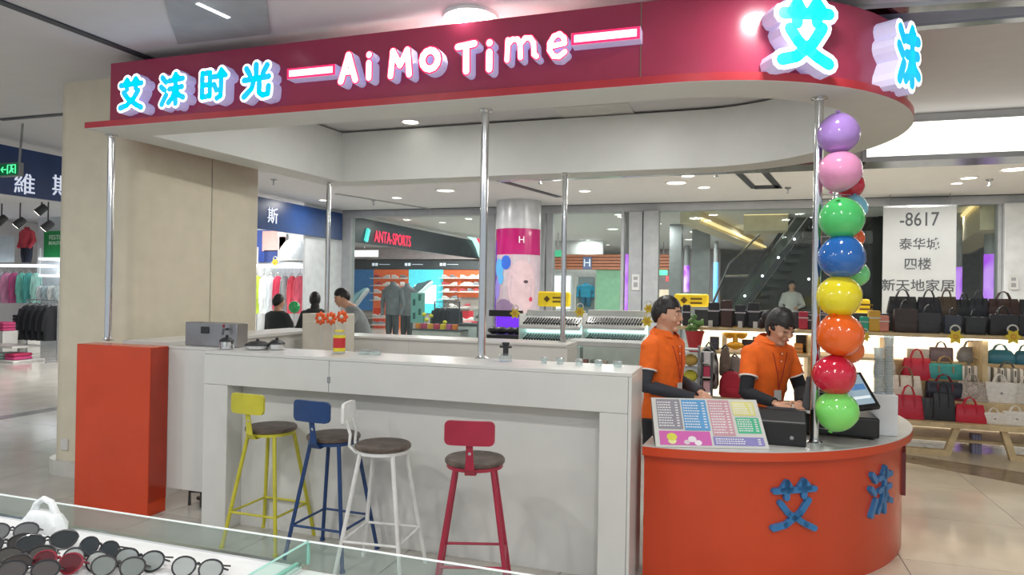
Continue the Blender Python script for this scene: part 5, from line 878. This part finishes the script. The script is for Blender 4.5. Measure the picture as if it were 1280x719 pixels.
for (u0, u1, v0, v1, n) in ((.05, .25, .4, .93, 10), (.29, .5, .38, .93, 10), (.54, .72, .28, .93, 12), (.76, .95, .69, .92, 5), (.77, .96, .33, .6, 6), (.54, .95, .07, .2, 3)):
    for k in range(n):
        v = v0 + (v1 - v0) * (k + .5) / n; q = u0
        while q < u0 + (u1 - u0) * .62: w_ = random.uniform(.01, .022); tq(q, q + w_, v - .011, v + .011); q += w_ + .006
        tq(u1 - .035, u1 - .01, v - .011, v + .011)
obj('menu_lines', tx, M('menu print', 'e6e6e8', .5), bd, smooth=False)['kind'] = 'stuff'
for (u, v, r, c) in ((.15, .2, .05, 'd8d84a'), (.15, .12, .04, 'e8e8a0'), (.33, .16, .04, 'ece4e8'), (.38, .09, .035, 'f0e8ee'), (.28, .10, .03, 'd8c8d0')):
    m_ = MB(); cc_ = bp(u, v, .002); uu = (br_ - bl).normalized(); vv = (tl_ - bl).normalized(); m_.prism([(r * .6 * cos(q), r * .45 * sin(q)) for q in [2 * pi * j / 14 for j in range(14)]], cc_, uu, vv, NB, 0, .001 + r * .02); obj('menu_picture', m_, M('menu pic ' + c, c, .5), bd)
obj('side_wing', MB().add([bl, tl_ - NB * .012, (tl_.x - .0, tl_.y + .12, ZL + .002), bl - NB * .012, tl_ - NB * .02 + Vector((.01, 0, 0)), (tl_.x + .01, tl_.y + .12, ZL + .002)], [(0, 1, 2), (3, 5, 4), (0, 3, 4, 1), (1, 4, 5, 2), (2, 5, 3, 0)]), m_dgrey, mn, smooth=False)
m_pos = M('pos black', '1b1c1f', .35)
a, b = at(948, 556, Z=ZL), at(1010, 556, Z=ZL); py = 4.44
prn = T('receipt_printer', 'black receipt printer left of the chrome pole', 'printer', (a.x, py, ZL + .001)); x0, x1 = at(948, 530, Y=py - .08).x, at(1008, 530, Y=py - .08).x; zt_ = at(980, 517, Y=py - .08).z
obj('body', MB().prism([(py - .1, 0), (py + .12, 0), (py + .12, zt_ - ZL + .0), (py - .02, zt_ - ZL + .012), (py - .1, zt_ - ZL - .05)], (x0, 0, ZL + .001), (0, 1, 0), (0, 0, 1), (1, 0, 0), 0, x1 - x0), m_pos, prn, .008, smooth=False); obj('paper_slot', MB().box(x0 + .05, x1 - .05, py + .02, py + .03, zt_ - .002, zt_ + .02), m_dgrey, prn)
obj('switch', MB().ell((x1 - .08, py - .1, ZL + .05), .012, .008, .012, 8, 6), m_grey, prn)
po_ = T('pos_terminal', 'black cash register terminal with tilted lit screen behind the balloons', 'cash register', at(1055, 556, Z=ZL)); yb = 4.72
x0, x1 = at(1004, 530, Y=yb).x, at(1100, 530, Y=yb).x; zt_ = at(1060, 521, Y=yb).z
obj('base', MB().box(x0, x1, yb, yb + .3, ZL + .012, zt_), m_pos, po_, .012); 
for sx in (x0 + .04, x1 - .04):
    for sy in (yb + .03, yb + .27): obj('foot', MB().lathe([(.015, ZL + .0005), (.015, ZL + .014)], (sx, sy, 0), 10), m_pos, po_)
obj('stand', MB().box((x0 + x1) / 2 - .05, (x0 + x1) / 2 + .07, yb + .1, yb + .2, zt_, zt_ + .1), m_pos, po_, .01)
B_, Tt, L_ = at(1101, 508, Y=4.72), at(1076, 465, Y=4.92), at(1030, 517, Y=4.62)
U_ = (L_ - B_); V_ = (Tt - B_); N_ = V_.cross(U_).normalized()
def sq(name, u0, u1, v0, v1, d0, d1, mat): vs = [B_ + U_ * u + V_ * v + N_ * d for d in (d0, d1) for u, v in ((u0, v0), (u1, v0), (u1, v1), (u0, v1))]; return obj(name, MB().add(vs, [(0, 3, 2, 1), (4, 5, 6, 7), (0, 1, 5, 4), (1, 2, 6, 5), (2, 3, 7, 6), (3, 0, 4, 7)]), mat, po_, .003, smooth=False)
if N_.dot(Vector((0, 0, CAM_H)) - B_) < 0: N_ = -N_
sq('screen_housing', 0, 1, 0, 1, -.03, 0, m_pos); sq('screen', .06, .94, .1, .94, .0, .003, M('screen glow', '9ab0bc', .2, emit='88a0b0', es=.45))
sq('screen_bar', .08, .92, .5, .66, .003, .004, M('screen blue', '5a88b8', .3, emit='4a78b0', es=.4)); sq('screen_bar', .08, .6, .25, .32, .003, .004, M('screen white', 'e0e8ec', .3, emit='d0e0e8', es=.5))
a_ = at(1003, 500, Y=4.56); b_ = at(1040, 448, Y=4.66)
obj('staff_screen', MB().prism([(0, 0), (.2, .0), (.2, .25), (.03, .2)], (a_.x, 4.62, a_.z - .07), (1, 0, 0), (0, .25, 1), (0, 1, -.25), -.012, .012), m_pos, po_, .006, smooth=False); obj('staff_screen_arm', MB().box(a_.x + .09, a_.x + .13, 4.6, 4.72, zt_ - .02, a_.z), m_pos, po_)
p = at(1101, 548, Z=ZL); ctn = Vector((at(1103, 530, Y=4.98).x, 4.98, ZL + .001)); zt_ = at(1103, 492, Y=4.98).z
obj('white_carton', MB().box(ctn.x - .075, ctn.x + .075, 4.91, 5.05, ctn.z, zt_), M('carton white', 'd6d8da', .6), bevel=.004, label='plain white carton at the right of the cash register', cat='carton')
m_cup = M('clear cup', 'e8eef0', .08, alpha=.3)
for j, (dx, top, l) in enumerate(((-.028, 444, 'left stack of clear plastic cups on the white carton'), (.034, 428, 'right taller stack of clear plastic cups on the white carton'))):
    c0 = Vector((ctn.x + dx, 4.98 + dx * .4, zt_ + .001)); H_ = at(1103, top, Y=4.98).z - c0.z; n = int(H_ / .016); t = T('cup_stack', l, 'cups', c0)
    for k in range(n): z = c0.z + k * .016; obj('cup', MB().lathe([(.024, z), (.031, z + (.014 if k < n - 1 else .07)), (.029, z + (.014 if k < n - 1 else .07)), (.022, z + .002)], (c0.x, c0.y, 0), 14), m_cup, t)
# ================================================================ PEOPLE
m_skin = M('skin', 'c99a80', .5, var=.03); m_hair = M('black hair', '1d1a1a', .45, var=.3, scale=60, bump=.3); m_polo = M('orange polo', 'ec6a1c', .85, var=.05, scale=20); m_dk = M('dark sleeve', '24262b', .9)
m_trous = M('dark trousers', '2b2d34', .9); m_shoe = M('black shoes', '1c1c1e', .5); m_eye = M('eye white', 'e8e4e0', .3); m_iris = M('iris', '1c1210', .2); m_lip_ = M('lips', 'a85a54', .5); m_trimw = M('white trim', 'e8e0d8', .7)
def person(label, loc, facing, Ht, arms, headyaw=0, headpitch=0, lean=0, shirt=m_polo, under=None, hairstyle='short', sleeve=.6, vox=.008, legs='stand', trous=m_trous, polo=False, female=False, badge=None, hairm=m_hair, group=None):
    k = Ht / 1.68; t = T('person', label, 'person', loc, group); RZ_ = Matrix.Rotation(facing, 4, 'Z'); X = Matrix.Translation(Vector(loc)) @ RZ_
    def S(z): return lean * max(0, z - .84) ** 1.0
    def tf(m, mat=X): m.v = [mat @ v for v in m.v]; return m
    def torso(m, g, z0=.80, top=True):
        wf_ = .92 if female else 1
        R = [(.80, .155, .115), (.88, .158, .115), (.98, .138, .102), (1.10, .146, .110), (1.22, .166, .118), (1.32, .178, .108), (1.38, .158, .088), (1.42, .105, .072)]
        rings = [(0, S(z) * 1, z * k, rx * g * k * wf_, ry * g * k, .9, 0, 1) for z, rx, ry in R if z >= z0]
        if top: rings.append((0, S(1.445) + .005, 1.445 * k, .058 * k, .058 * k, 1, 0, 1))
        return loft(m, rings, 24)
    hc = Vector((0, S(1.54) + .03 + (.05 if headpitch > .3 else 0), (1.555 - (.03 if headpitch > .3 else 0)) * k)); HMx = Matrix.Translation(hc) @ Matrix.Rotation(headyaw, 4, 'Z') @ Matrix.Rotation(-headpitch, 4, 'X')
    b = torso(MB(), .96); b.path([(0, S(1.38), 1.37 * k), hc + Vector((0, -.02, -.06))], [.064 * k, .056 * k], 14)
    def hf(p):
        x, y, z = p; j = max(0, -z)
        x *= 1 - .34 * j ** 1.6; y *= (1 - .10 * j) if y > 0 else (1 - .38 * j); 
        if y > .7: y = .7 + (y - .7) * .8
        return Vector((x, y, z))
    hd = MB().ell((0, 0, 0), .076 * k, .096 * k, .118 * k, 28, 20, fn=hf)
    hd.ell((0, .066 * k, -.096 * k), .026 * k, .022 * k, .018 * k, 10, 8)        # chin
    hd.ell((0, .098 * k, -.02 * k), .013 * k, .018 * k, .014 * k, 10, 8).ell((0, .09 * k, .0), .009 * k, .014 * k, .026 * k, 10, 8)   # nose
    for s in (-1, 1): hd.ell((s * .077 * k, -.006 * k, -.008 * k), .01 * k, .018 * k, .03 * k, 8, 8); hd.ell((s * .045 * k, .068 * k, -.028 * k), .02 * k, .018 * k, .02 * k, 8, 8)
    hd.ell((0, .088 * k, -.055 * k), .026 * k, .01 * k, .012 * k, 10, 6)
    hd.v = [HMx @ v for v in hd.v]; b.add(hd.v, hd.f)
    for s, (el, wr) in zip((-1, 1), arms):
        sh = Vector((s * (.165 if female else .18) * k, S(1.34), 1.345 * k)); el = Vector(el); wr = Vector(wr)
        b.path([sh, sh.lerp(el, .5), el, el.lerp(wr, .4), wr], [.044 * k, .042 * k, .037 * k, .036 * k, .026 * k], 12); b.ell(sh, .044 * k, .044 * k, .044 * k, 10, 8); b.ell(el, .038 * k, .038 * k, .038 * k, 10, 8)
        d = (wr - el).normalized(); side = Vector((-s, 0, .2)).normalized(); side = (side - d * side.dot(d)).normalized(); nrm = d.cross(side)
        pc_ = wr + d * .045; b.add(*_ell(pc_, .05, .038, .016, d, side, nrm))
        for f, (o, L) in enumerate(((.027, .062), (.010, .07), (-.008, .066), (-.025, .052))):
            r0 = wr + d * .078 + side * o; b.path([r0, r0 + d * L * .45 - Vector((0, 0, .01)), r0 + d * L * .85 - Vector((0, 0, .032))], [.0095, .009, .0075], 7)
        r0 = wr + d * .03 + side * .034; b.path([r0, r0 + d * .03 + side * .022, r0 + d * .055 + side * .02 - Vector((0, 0, .012))], [.012, .011, .009], 7)
    if legs == 'stand': LG = [[(s * .085, 0, .84), (s * .095, .015, .46), (s * .10, -.01, .08)] for s in (-1, 1)]
    else: LG = [[(s * .085, 0, .84), (s * .12, .36, .80), (s * .12, .34, .40)] for s in (-1, 1)]
    for L in LG:
        L = [Vector(v) * k for v in L]; b.path([L[0], L[0].lerp(L[1], .5), L[1], L[1].lerp(L[2], .35), L[2]], [.085 * k, .074 * k, .054 * k, .052 * k, .036 * k], 12); b.ell(L[2] + Vector((0, .05, -.045)) * k, .036 * k, .09 * k, .03 * k, 10, 6)
    body = obj('body', tf(b), m_skin, t); rm = body.modifiers.new('remesh', 'REMESH'); rm.mode = 'VOXEL'; rm.voxel_size = vox; rm.use_smooth_shade = True; sm = body.modifiers.new('smooth', 'SMOOTH'); sm.iterations = 3; sm.factor = .5
    # clothes
    c = torso(MB(), 1.10, .80, False)
    for s, (el, wr) in zip((-1, 1), arms):
        sh = Vector((s * (.155 if female else .168) * k, S(1.34), 1.33 * k)); el = Vector(el); q = sh.lerp(el, sleeve); c.path([sh - Vector((s * .06, 0, .0)), sh, sh.lerp(el, sleeve * .5), q], [.062 * k, .068 * k, .064 * k, .062 * k], 14).ell(sh + Vector((0, 0, .004)), .066 * k, .068 * k, .062 * k, 14, 10)
    so_ = obj('polo_shirt' if polo else 'jacket', tf(c), shirt, t); rm = so_.modifiers.new('remesh', 'REMESH'); rm.mode = 'VOXEL'; rm.voxel_size = max(vox, .01); rm.use_smooth_shade = True; sm = so_.modifiers.new('smooth', 'SMOOTH'); sm.iterations = 4
    if under:
        for s, (el, wr) in zip((-1, 1), arms):
            sh = Vector((s * (.165 if female else .18) * k, S(1.34), 1.335 * k)); el = Vector(el); wr = Vector(wr)
            u = MB().path([sh.lerp(el, .3), sh.lerp(el, .6), el - (wr - el).normalized() * .01, el.lerp(wr, .15), el.lerp(wr, .55), wr], [.047 * k, .048 * k, .047 * k, .046 * k, .04 * k, .034 * k], 14).ell(el, .046 * k, .046 * k, .046 * k, 12, 8); obj('long_sleeve', tf(u), under, t)
    if polo:
        for s, (el, wr) in zip((-1, 1), arms):
            sh = Vector((s * (.155 if female else .168) * k, S(1.34), 1.33 * k)); el = Vector(el); q = sh.lerp(el, sleeve - .03); q2 = sh.lerp(el, sleeve + .005); obj('sleeve_trim', tf(MB().path([q, q2], [.0635 * k, .0635 * k], 16)), m_trimw, so_)
        col_ = MB(); y0 = S(1.4)
        for s in (-1, 1):
            ring = [Vector((s * .070 * sin(q), y0 - .070 * cos(q) + .006, 1.468 - .012 * q)) * k for q in [pi * j / 8 for j in range(8)]]; out = [Vector((v.x * 1.62, (v.y - y0 * k) * 1.5 + y0 * k, v.z - .036 * k)) for v in ring]; n = len(ring)
            col_.add(ring + out + [v + Vector((0, 0, .006)) for v in ring] + [v + Vector((0, 0, .006)) for v in out], [f for i in range(n - 1) for f in ((i, i + 1, n + i + 1, n + i), (2 * n + i, 3 * n + i, 3 * n + i + 1, 2 * n + i + 1), (n + i, n + i + 1, 3 * n + i + 1, 3 * n + i))])
        obj('collar', tf(col_), shirt, so_); fy = lambda z: S(z) + .124 * k
        obj('placket', tf(MB().path([(0, fy(1.38) - .04, 1.375 * k), (0, fy(1.32) - .004, 1.31 * k), (0, fy(1.24) + .004, 1.22 * k)], [.008, .011, .011], 6)), M('polo dark', 'c85414', .85), so_)
        for z in (1.34, 1.29, 1.24): obj('button', tf(MB().ell((0, fy(z) + .008, z * k), .005, .004, .005, 8, 6)), m_trimw, so_)
        ly = MB()
        for s in (-1, 1): ly.path([(s * .062, S(1.4) + .0, 1.41 * k), (s * .055, fy(1.34) - .012, 1.34 * k), (s * .02, fy(1.2) + .012, 1.2 * k), (0, fy(1.1) + .012, 1.1 * k)], .003, 5)
        obj('lanyard', tf(ly), M('lanyard red', 'a02c28', .6), t); bx = MB().box(-.028, .028, fy(1.06) + .008, fy(1.06) + .013, 1.02 * k, 1.09 * k); obj('name_badge', tf(bx), m_white, t)
        s = -1; el, wr = arms[0]; sh = Vector((-.168, S(1.34), 1.33)) * k; q = sh.lerp(Vector(el), .32) + Vector((-.068, 0, 0)) * k; obj('sleeve_print', tf(MB().box(q.x - .003, q.x + .001, q.y - .03, q.y + .03, q.z - .008, q.z + .004)), m_trimw, so_)
    tr = MB(); loft(tr, [(0, 0, .76 * k, .13 * k, .11 * k, .9, 0, 1), (0, 0, .84 * k, .165 * k, .122 * k, .9, 0, 1), (0, 0, .93 * k, .15 * k, .112 * k, .9, 0, 1)], 20)
    for L in LG: L = [Vector(v) * k for v in L]; tr.path([L[0], L[0].lerp(L[1], .5), L[1], L[2]], [.098 * k, .09 * k, .072 * k, .062 * k], 14)
    tro = obj('trousers', tf(tr), trous, t); rm = tro.modifiers.new('remesh', 'REMESH'); rm.mode = 'VOXEL'; rm.voxel_size = .014; rm.use_smooth_shade = True
    for L in LG: L = [Vector(v) * k for v in L]; obj('shoe', tf(MB().ell(L[2] + Vector((0, .055, -.04)) * k, .045 * k, .12 * k, .038 * k, 14, 8)), m_shoe, t)
    # face
    HX = X @ HMx
    def fe(name, m, mat): return obj(name, tf(m, HX), mat, t)
    for s in (-1, 1):
        if headpitch < .3:
            fe('eye', MB().ell((s * .031 * k, .0765 * k, .012 * k), .012 * k, .008 * k, .006 * k, 10, 6), m_eye); fe('iris', MB().ell((s * .032 * k, .0830 * k, .012 * k), .0055 * k, .003, .0055 * k, 8, 6), m_iris)
        else: fe('eyelid', MB().path([(s * .046 * k, .078 * k, .008 * k), (s * .03 * k, .087 * k, .004 * k), (s * .016 * k, .086 * k, .008 * k)], .0028, 5), m_iris)
        fe('eyebrow', MB().path([(s * .05 * k, .077 * k, .033 * k), (s * .032 * k, .088 * k, .038 * k), (s * .014 * k, .091 * k, .034 * k)], .0038, 5), hairm)
    fe('lips', MB().ell((0, .0955 * k, -.053 * k), .021 * k, .006 * k, .007 * k, 12, 6), m_lip_)
    def hairf(p):
        x, y, z = p; g = 1.0
        if hairstyle == 'short':
            zl = (.44 - .15 * abs(x)) if y > .24 else (-.12 if y > .08 else -.05 + y * .85)
            d = z - zl; g = .80 if d < 0 else .955 + .06 * min(1, d / .4)
            g *= 1 + .022 * sin(x * 31 + y * 23 + z * 9) * (d > 0)
        else:
            if y > .34 and z < .30 - .2 * abs(x): g = .80
            elif y > .05 and z < -.25: g = .8
            elif z < -.55 and y > 0: g = .8
            g *= 1 + .015 * sin(x * 25 + y * 17)
        return Vector((x, y, z)) * g
    hr = MB().ell((0, -.008 * k, .012 * k), .087 * k, .108 * k, .122 * k, 36, 26, fn=hairf)
    if hairstyle == 'bun': hr.ell((0, -.125 * k, .0), .05 * k, .045 * k, .055 * k, 14, 10).ell((0, -.15 * k, -.06 * k), .03 * k, .03 * k, .05 * k, 12, 8)
    if hairstyle == 'long': hr.ell((0, -.06 * k, -.14 * k), .07 * k, .05 * k, .14 * k, 14, 10)
    fe('hair', hr, hairm); return t
def _ell(c, a, b_, c_, U, V, W):
    m = MB().ell((0, 0, 0), a, b_, c_, 12, 8, Matrix((U, V, W)).transposed()); return [v + c for v in m.v], m.f
def face_to(dx, dy): return math.atan2(-dx, dy)
p = at(829, 440, Y=4.85)
person('man in orange polo with white name badge standing in profile behind the bar', (p.x, 4.85, 0), face_to(.90, -.43), 1.655, [((-.25, -.03, 1.06), (-.06, .26, 1.02)), ((.24, .02, 1.06), (.09, .29, 1.0))], headyaw=radians(14), headpitch=.08, under=M('grey sleeve', '3a3d44', .9), polo=True, vox=.0065)
p = at(952, 440, Y=4.98)
person('woman in orange polo and black sleeves bending over the cash register', (p.x, 4.98, 0), face_to(.62, -.78), 1.625, [((-.23, .12, 1.04), (.0, .36, 1.00)), ((.23, .14, 1.04), (.20, .36, 1.01))], headyaw=radians(4), headpitch=.5, lean=.14, under=m_dk, polo=True, hairstyle='bun', female=True, vox=.0065)
m_jk = M('dark jacket', '33393a', .9); m_gr = M('grey hoodie', '8f9698', .9)
def stand_at(x, ytop, Y, Ht):
    q = at(x, ytop, Y=Y); return Vector((q.x, Y, 0)), q.z
for (x, yt, Y, lab, fc, arms, kw) in ((347, 368, 8.6, 'dark haired person in a dark jacket seen from behind at the back counter', (.1, 1), [((-.28, .1, 1.05), (-.12, .3, 1.0)), ((.28, .1, 1.05), (.12, .3, 1.0))], dict(shirt=m_jk)),
    (394, 365, 8.9, 'dark haired woman in dark clothes facing right behind the cream cabinet', (-.5, .6), [((-.25, .05, 1.04), (-.1, .28, 1.0)), ((.25, .05, 1.04), (.1, .28, 1.0))], dict(shirt=m_jk, hairstyle='long', female=True)),
    (434, 360, 8.4, 'man in a grey hoodie leaning forward over the back counter', (-.75, -.6), [((-.25, .42, 1.02), (-.16, .6, .98)), ((.25, .42, 1.02), (.14, .6, .98))], dict(shirt=m_gr, lean=.45, headpitch=.35))):
    q = at(x, yt, Y=Y); Ht = q.z + (.0 if 'lean' not in kw else .02); xx = at(x + (30 if 'lean' in kw else 0), yt, Y=Y).x
    person(lab, (xx, Y, 0), face_to(*fc), Ht, [tuple(Vector(v) * Ht / 1.68 for v in a) for a in arms], sleeve=.95, under=kw.get('shirt'), vox=.014, **kw)
q = at(368, 384, Y=8.2); bt_ = T('balloon', 'small green balloon held between the two dark dressed people', 'balloon', q); R = px(7, q); obj('skin', MB().ell(q, R, R, R * 1.1, 18, 12), M('balloon emerald', '2fb468', .15, coat=.5), bt_); obj('knot', MB().ell(q - Vector((0, 0, R * 1.12)), .01, .01, .015, 8, 6), M('balloon emerald', '2fb468'), bt_); obj('stick', MB().tube(q - Vector((0, 0, R * 1.1)), (q.x, q.y, 0), .006, n=6), m_white, bt_)
q = at(990, 351, Y=16.6); zf = at(990, 402, Y=16.6).z
Ht = 1.55; z0 = q.z - Ht; person('person in a white top riding the escalator', (q.x, 16.68, z0), face_to(.1, -1), Ht, [((-.24, .05, 1.0), (-.1, .2, .95)), ((.24, .05, 1.0), (.18, .2, .9))], shirt=M('white top', 'c8c4c4', .9), under=M('white top', 'c8c4c4', .9), sleeve=.9, vox=.02)
obj('escalator_landing', MB().box(q.x - .4, q.x + .4, 16.4, 16.95, z0 - .1, z0 - .003).box(q.x - .35, q.x + .35, 16.5, 16.9, 0, z0 - .1), m_esc, es)

# ================================================================ GLASS SHOWCASE IN THE FOREGROUND
gc = T('glass_showcase', 'low glass showcase with white tray in the lower left foreground', 'showcase', (-2.2, 1.4, 0)); YC_, ZT_, ZR = 1.8, .907, .838
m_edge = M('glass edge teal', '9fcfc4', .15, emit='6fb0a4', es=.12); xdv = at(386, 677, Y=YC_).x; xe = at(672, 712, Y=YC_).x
m_gl2 = M('case glass', 'eef6f4', .04, alpha=.045)
obj('base', MB().box(-4.2, xe, .75, YC_ - .01, 0, ZR - .015), M('showcase white', 'd4d6d4', .5), gc); obj('tray', MB().box(-4.2, xdv - .01, .78, YC_ - .02, ZR - .014, ZR), M('tray white', 'e2e2e2', .5), gc)
obj('tray_rim', MB().box(-4.2, xdv - .01, YC_ - .035, YC_ - .015, ZR, ZR + .006), m_chrome, gc); obj('back_pane', MB().box(-4.2, xdv - .004, YC_ - .008, YC_, ZR + .001, ZT_), m_gl2, gc); obj('back_pane', MB().box(xdv + .004, xe, YC_ - .008, YC_, ZR - .014, ZT_), m_gl2, gc)
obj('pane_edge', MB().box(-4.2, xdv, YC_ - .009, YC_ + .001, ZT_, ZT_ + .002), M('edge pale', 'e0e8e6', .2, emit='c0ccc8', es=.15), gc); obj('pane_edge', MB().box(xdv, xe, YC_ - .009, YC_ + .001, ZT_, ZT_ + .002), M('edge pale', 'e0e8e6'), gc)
obj('divider_pane', MB().box(xdv - .004, xdv + .004, .8, YC_ - .01, ZR + .001, ZT_), M('divider glass', 'ecf8f4', .05, alpha=.02), gc); obj('pane_edge', MB().box(xdv - .004, xdv + .004, .8, YC_, ZT_, ZT_ + .002), m_edge, gc); obj('pane_edge', MB().box(xdv - .004, xdv + .004, YC_ - .004, YC_ + .002, ZR, ZT_), m_edge, gc)
obj('pane_edge', MB().box(xdv - .03, xdv - .02, .8, YC_ - .02, ZR + .002, ZR + .008), m_edge, gc)
# sunglasses
lens_pts = [(.034 * cos(q) * (1 + .12 * sin(q)), .026 * sin(q)) for q in [2 * pi * j / 20 for j in range(20)]]
def ring_pts(cx, k=1.0): return [Vector((cx + x * k, 0, z * k + .028)) for x, z in lens_pts]
FR = MB()
for s in (-1, 1): FR.path(ring_pts(s * .04), .0028, 6, True)
FR.path([(-.008, 0, .038), (0, -.002, .042), (.008, 0, .038)], .003, 6); FRM = mesh_of('frame', FR)
LNM = mesh_of('lens', MB().prism([(p.x, p.z) for p in ring_pts(-.04, .97)], (0, 0, 0), (1, 0, 0), (0, 0, 1), (0, -1, 0), -.0006, .0006)); LNM2 = mesh_of('lens', MB().prism([(p.x, p.z) for p in ring_pts(.04, .97)], (0, 0, 0), (1, 0, 0), (0, 0, 1), (0, -1, 0), -.0006, .0006))
TMP = mesh_of('temple', MB().path([(-.074, 0, .036), (-.078, .03, .04), (-.05, .055, .045), (.03, .06, .05), (.06, .05, .05)], .0026, 6)); TMP2 = mesh_of('temple', MB().path([(.074, 0, .036), (.076, .02, .036), (.05, .04, .04), (-.03, .045, .045), (-.055, .035, .046)], .0026, 6))
SG = [(12, 684, 20, '2a2a2e', '55524f', 'tortoise grey sunglasses at the upper left corner of the tray', -10), (66, 680, 30, '1e1e22', '4a4e50', 'large dark sunglasses below the white bag', 15), (36, 699, 12, '24201f', '6a6662', 'black round sunglasses left of the red pair', -20), (4, 712, 25, '302c2a', '5c5450', 'dark sunglasses at the left frame edge', 10), (74, 706, -10, '8a1f30', '7a3a40', 'red framed sunglasses in the front of the tray', -8), (124, 689, -22, '1c1c20', '3c4448', 'black angular sunglasses behind the red pair', -14), (108, 703, -15, '2c2c30', 'c8ccc8', 'thin dark framed glasses between red and angular pairs', -12), (150, 712, -5, '34302e', '9aa09c', 'brown framed glasses near the front edge', -10),
      (176, 703, -12, '222226', 'b4bab8', 'black rimmed glasses with clear lenses in the middle of the tray', -10), (248, 714, -12, '2a2a2c', 'c4c8c6', 'grey rimmed glasses furthest right in the tray', -10), (18, 668, 8, '38383c', '8a8c8c', 'grey glasses furthest back at the left', -12), (40, 717, 5, '1f1f22', '6c6664', 'dark sunglasses at the lower left beside the red pair', -6)]
for i, (x, y, rz, c, lc_, l, rx) in enumerate(SG):
    p = at(x, y, Z=ZR + .02); t = T('sunglasses', l, 'sunglasses', (p.x, p.y - .02, ZR + .002), 'sunglasses in the showcase tray', radians(rz + 14)); t.rotation_euler = (radians(-32), 0, radians(rz + 18)); t.scale = (1.1, 1.1, 1.1)
    fm = M('frame ' + c, c, .25, coat=.4); lm = M('lens ' + lc_, lc_, .08, alpha=.55, metal=0); put('frame', FRM, fm, t); put('lens', LNM, lm, t); put('lens', LNM2, lm, t); put('temple', TMP, fm, t); put('temple', TMP2, fm, t)
# little white plastic bag behind the tray
p0_, p1_ = at(36, 668, Y=1.74), at(84, 668, Y=1.74); zb_ = ZR + .001; zt_ = at(60, 622, Y=1.74).z; wb = T('plastic_bag', 'small white plastic carrier bag standing at the back of the showcase tray', 'bag', ((p0_.x + p1_.x) / 2, 1.73, zb_)); w_ = (p1_.x - p0_.x) / 2; cxb = (p0_.x + p1_.x) / 2; Hb = (zt_ - zb_)
m_pb = M('white polythene', 'e6eaea', .4, bump=.3, scale=30); loft_ = MB(); loft(loft_, [(cxb, 1.73, zb_, w_, .03, .6, .05, 5), (cxb, 1.73, zb_ + Hb * .25, w_ * .98, .034, .6, .06, 7), (cxb, 1.73, zb_ + Hb * .5, w_ * .8, .026, .7, .06, 6), (cxb, 1.73, zb_ + Hb * .6, w_ * .7, .018, .8, .03, 5)], 26); obj('body', loft_, m_pb, wb)
obj('handle', MB().path([(cxb - w_ * .55, 1.73, zb_ + Hb * .55), (cxb - w_ * .45, 1.73, zb_ + Hb * .8), (cxb - w_ * .1, 1.73, zb_ + Hb * .98), (cxb + w_ * .3, 1.73, zb_ + Hb * .9), (cxb + w_ * .55, 1.73, zb_ + Hb * .55)], [.014, .011, .01, .011, .014], 8), m_pb, wb)
# ---- fill lamps with downlight fixtures, added to brighten the shops and halls beyond
for (x, y, pw) in ((-11, 9, 80), (-11.2, 10.5, 80), (-12.5, 12, 90), (-9.8, 12.4, 40), (-11, 18, 110), (-9.6, 20, 110), (-11.5, 24, 120), (-9.5, 25, 120), (-5, 17.5, 80), (-3.4, 19, 80), (-3.4, 25, 70), (-1.6, 23, 70), (4.5, 17, 50), (3.5, 11, 45), (-1, 11.2, 50), (-5, 11.2, 50), (.5, 19, 40)):
    t_ = dup(dl, (x, y, CEIL - .002), 0, 'far downlight added to brighten the shops and halls behind', 'added far fill downlights'); area('added_fill_lamp', (x, y, CEIL - .03), .3, pw)
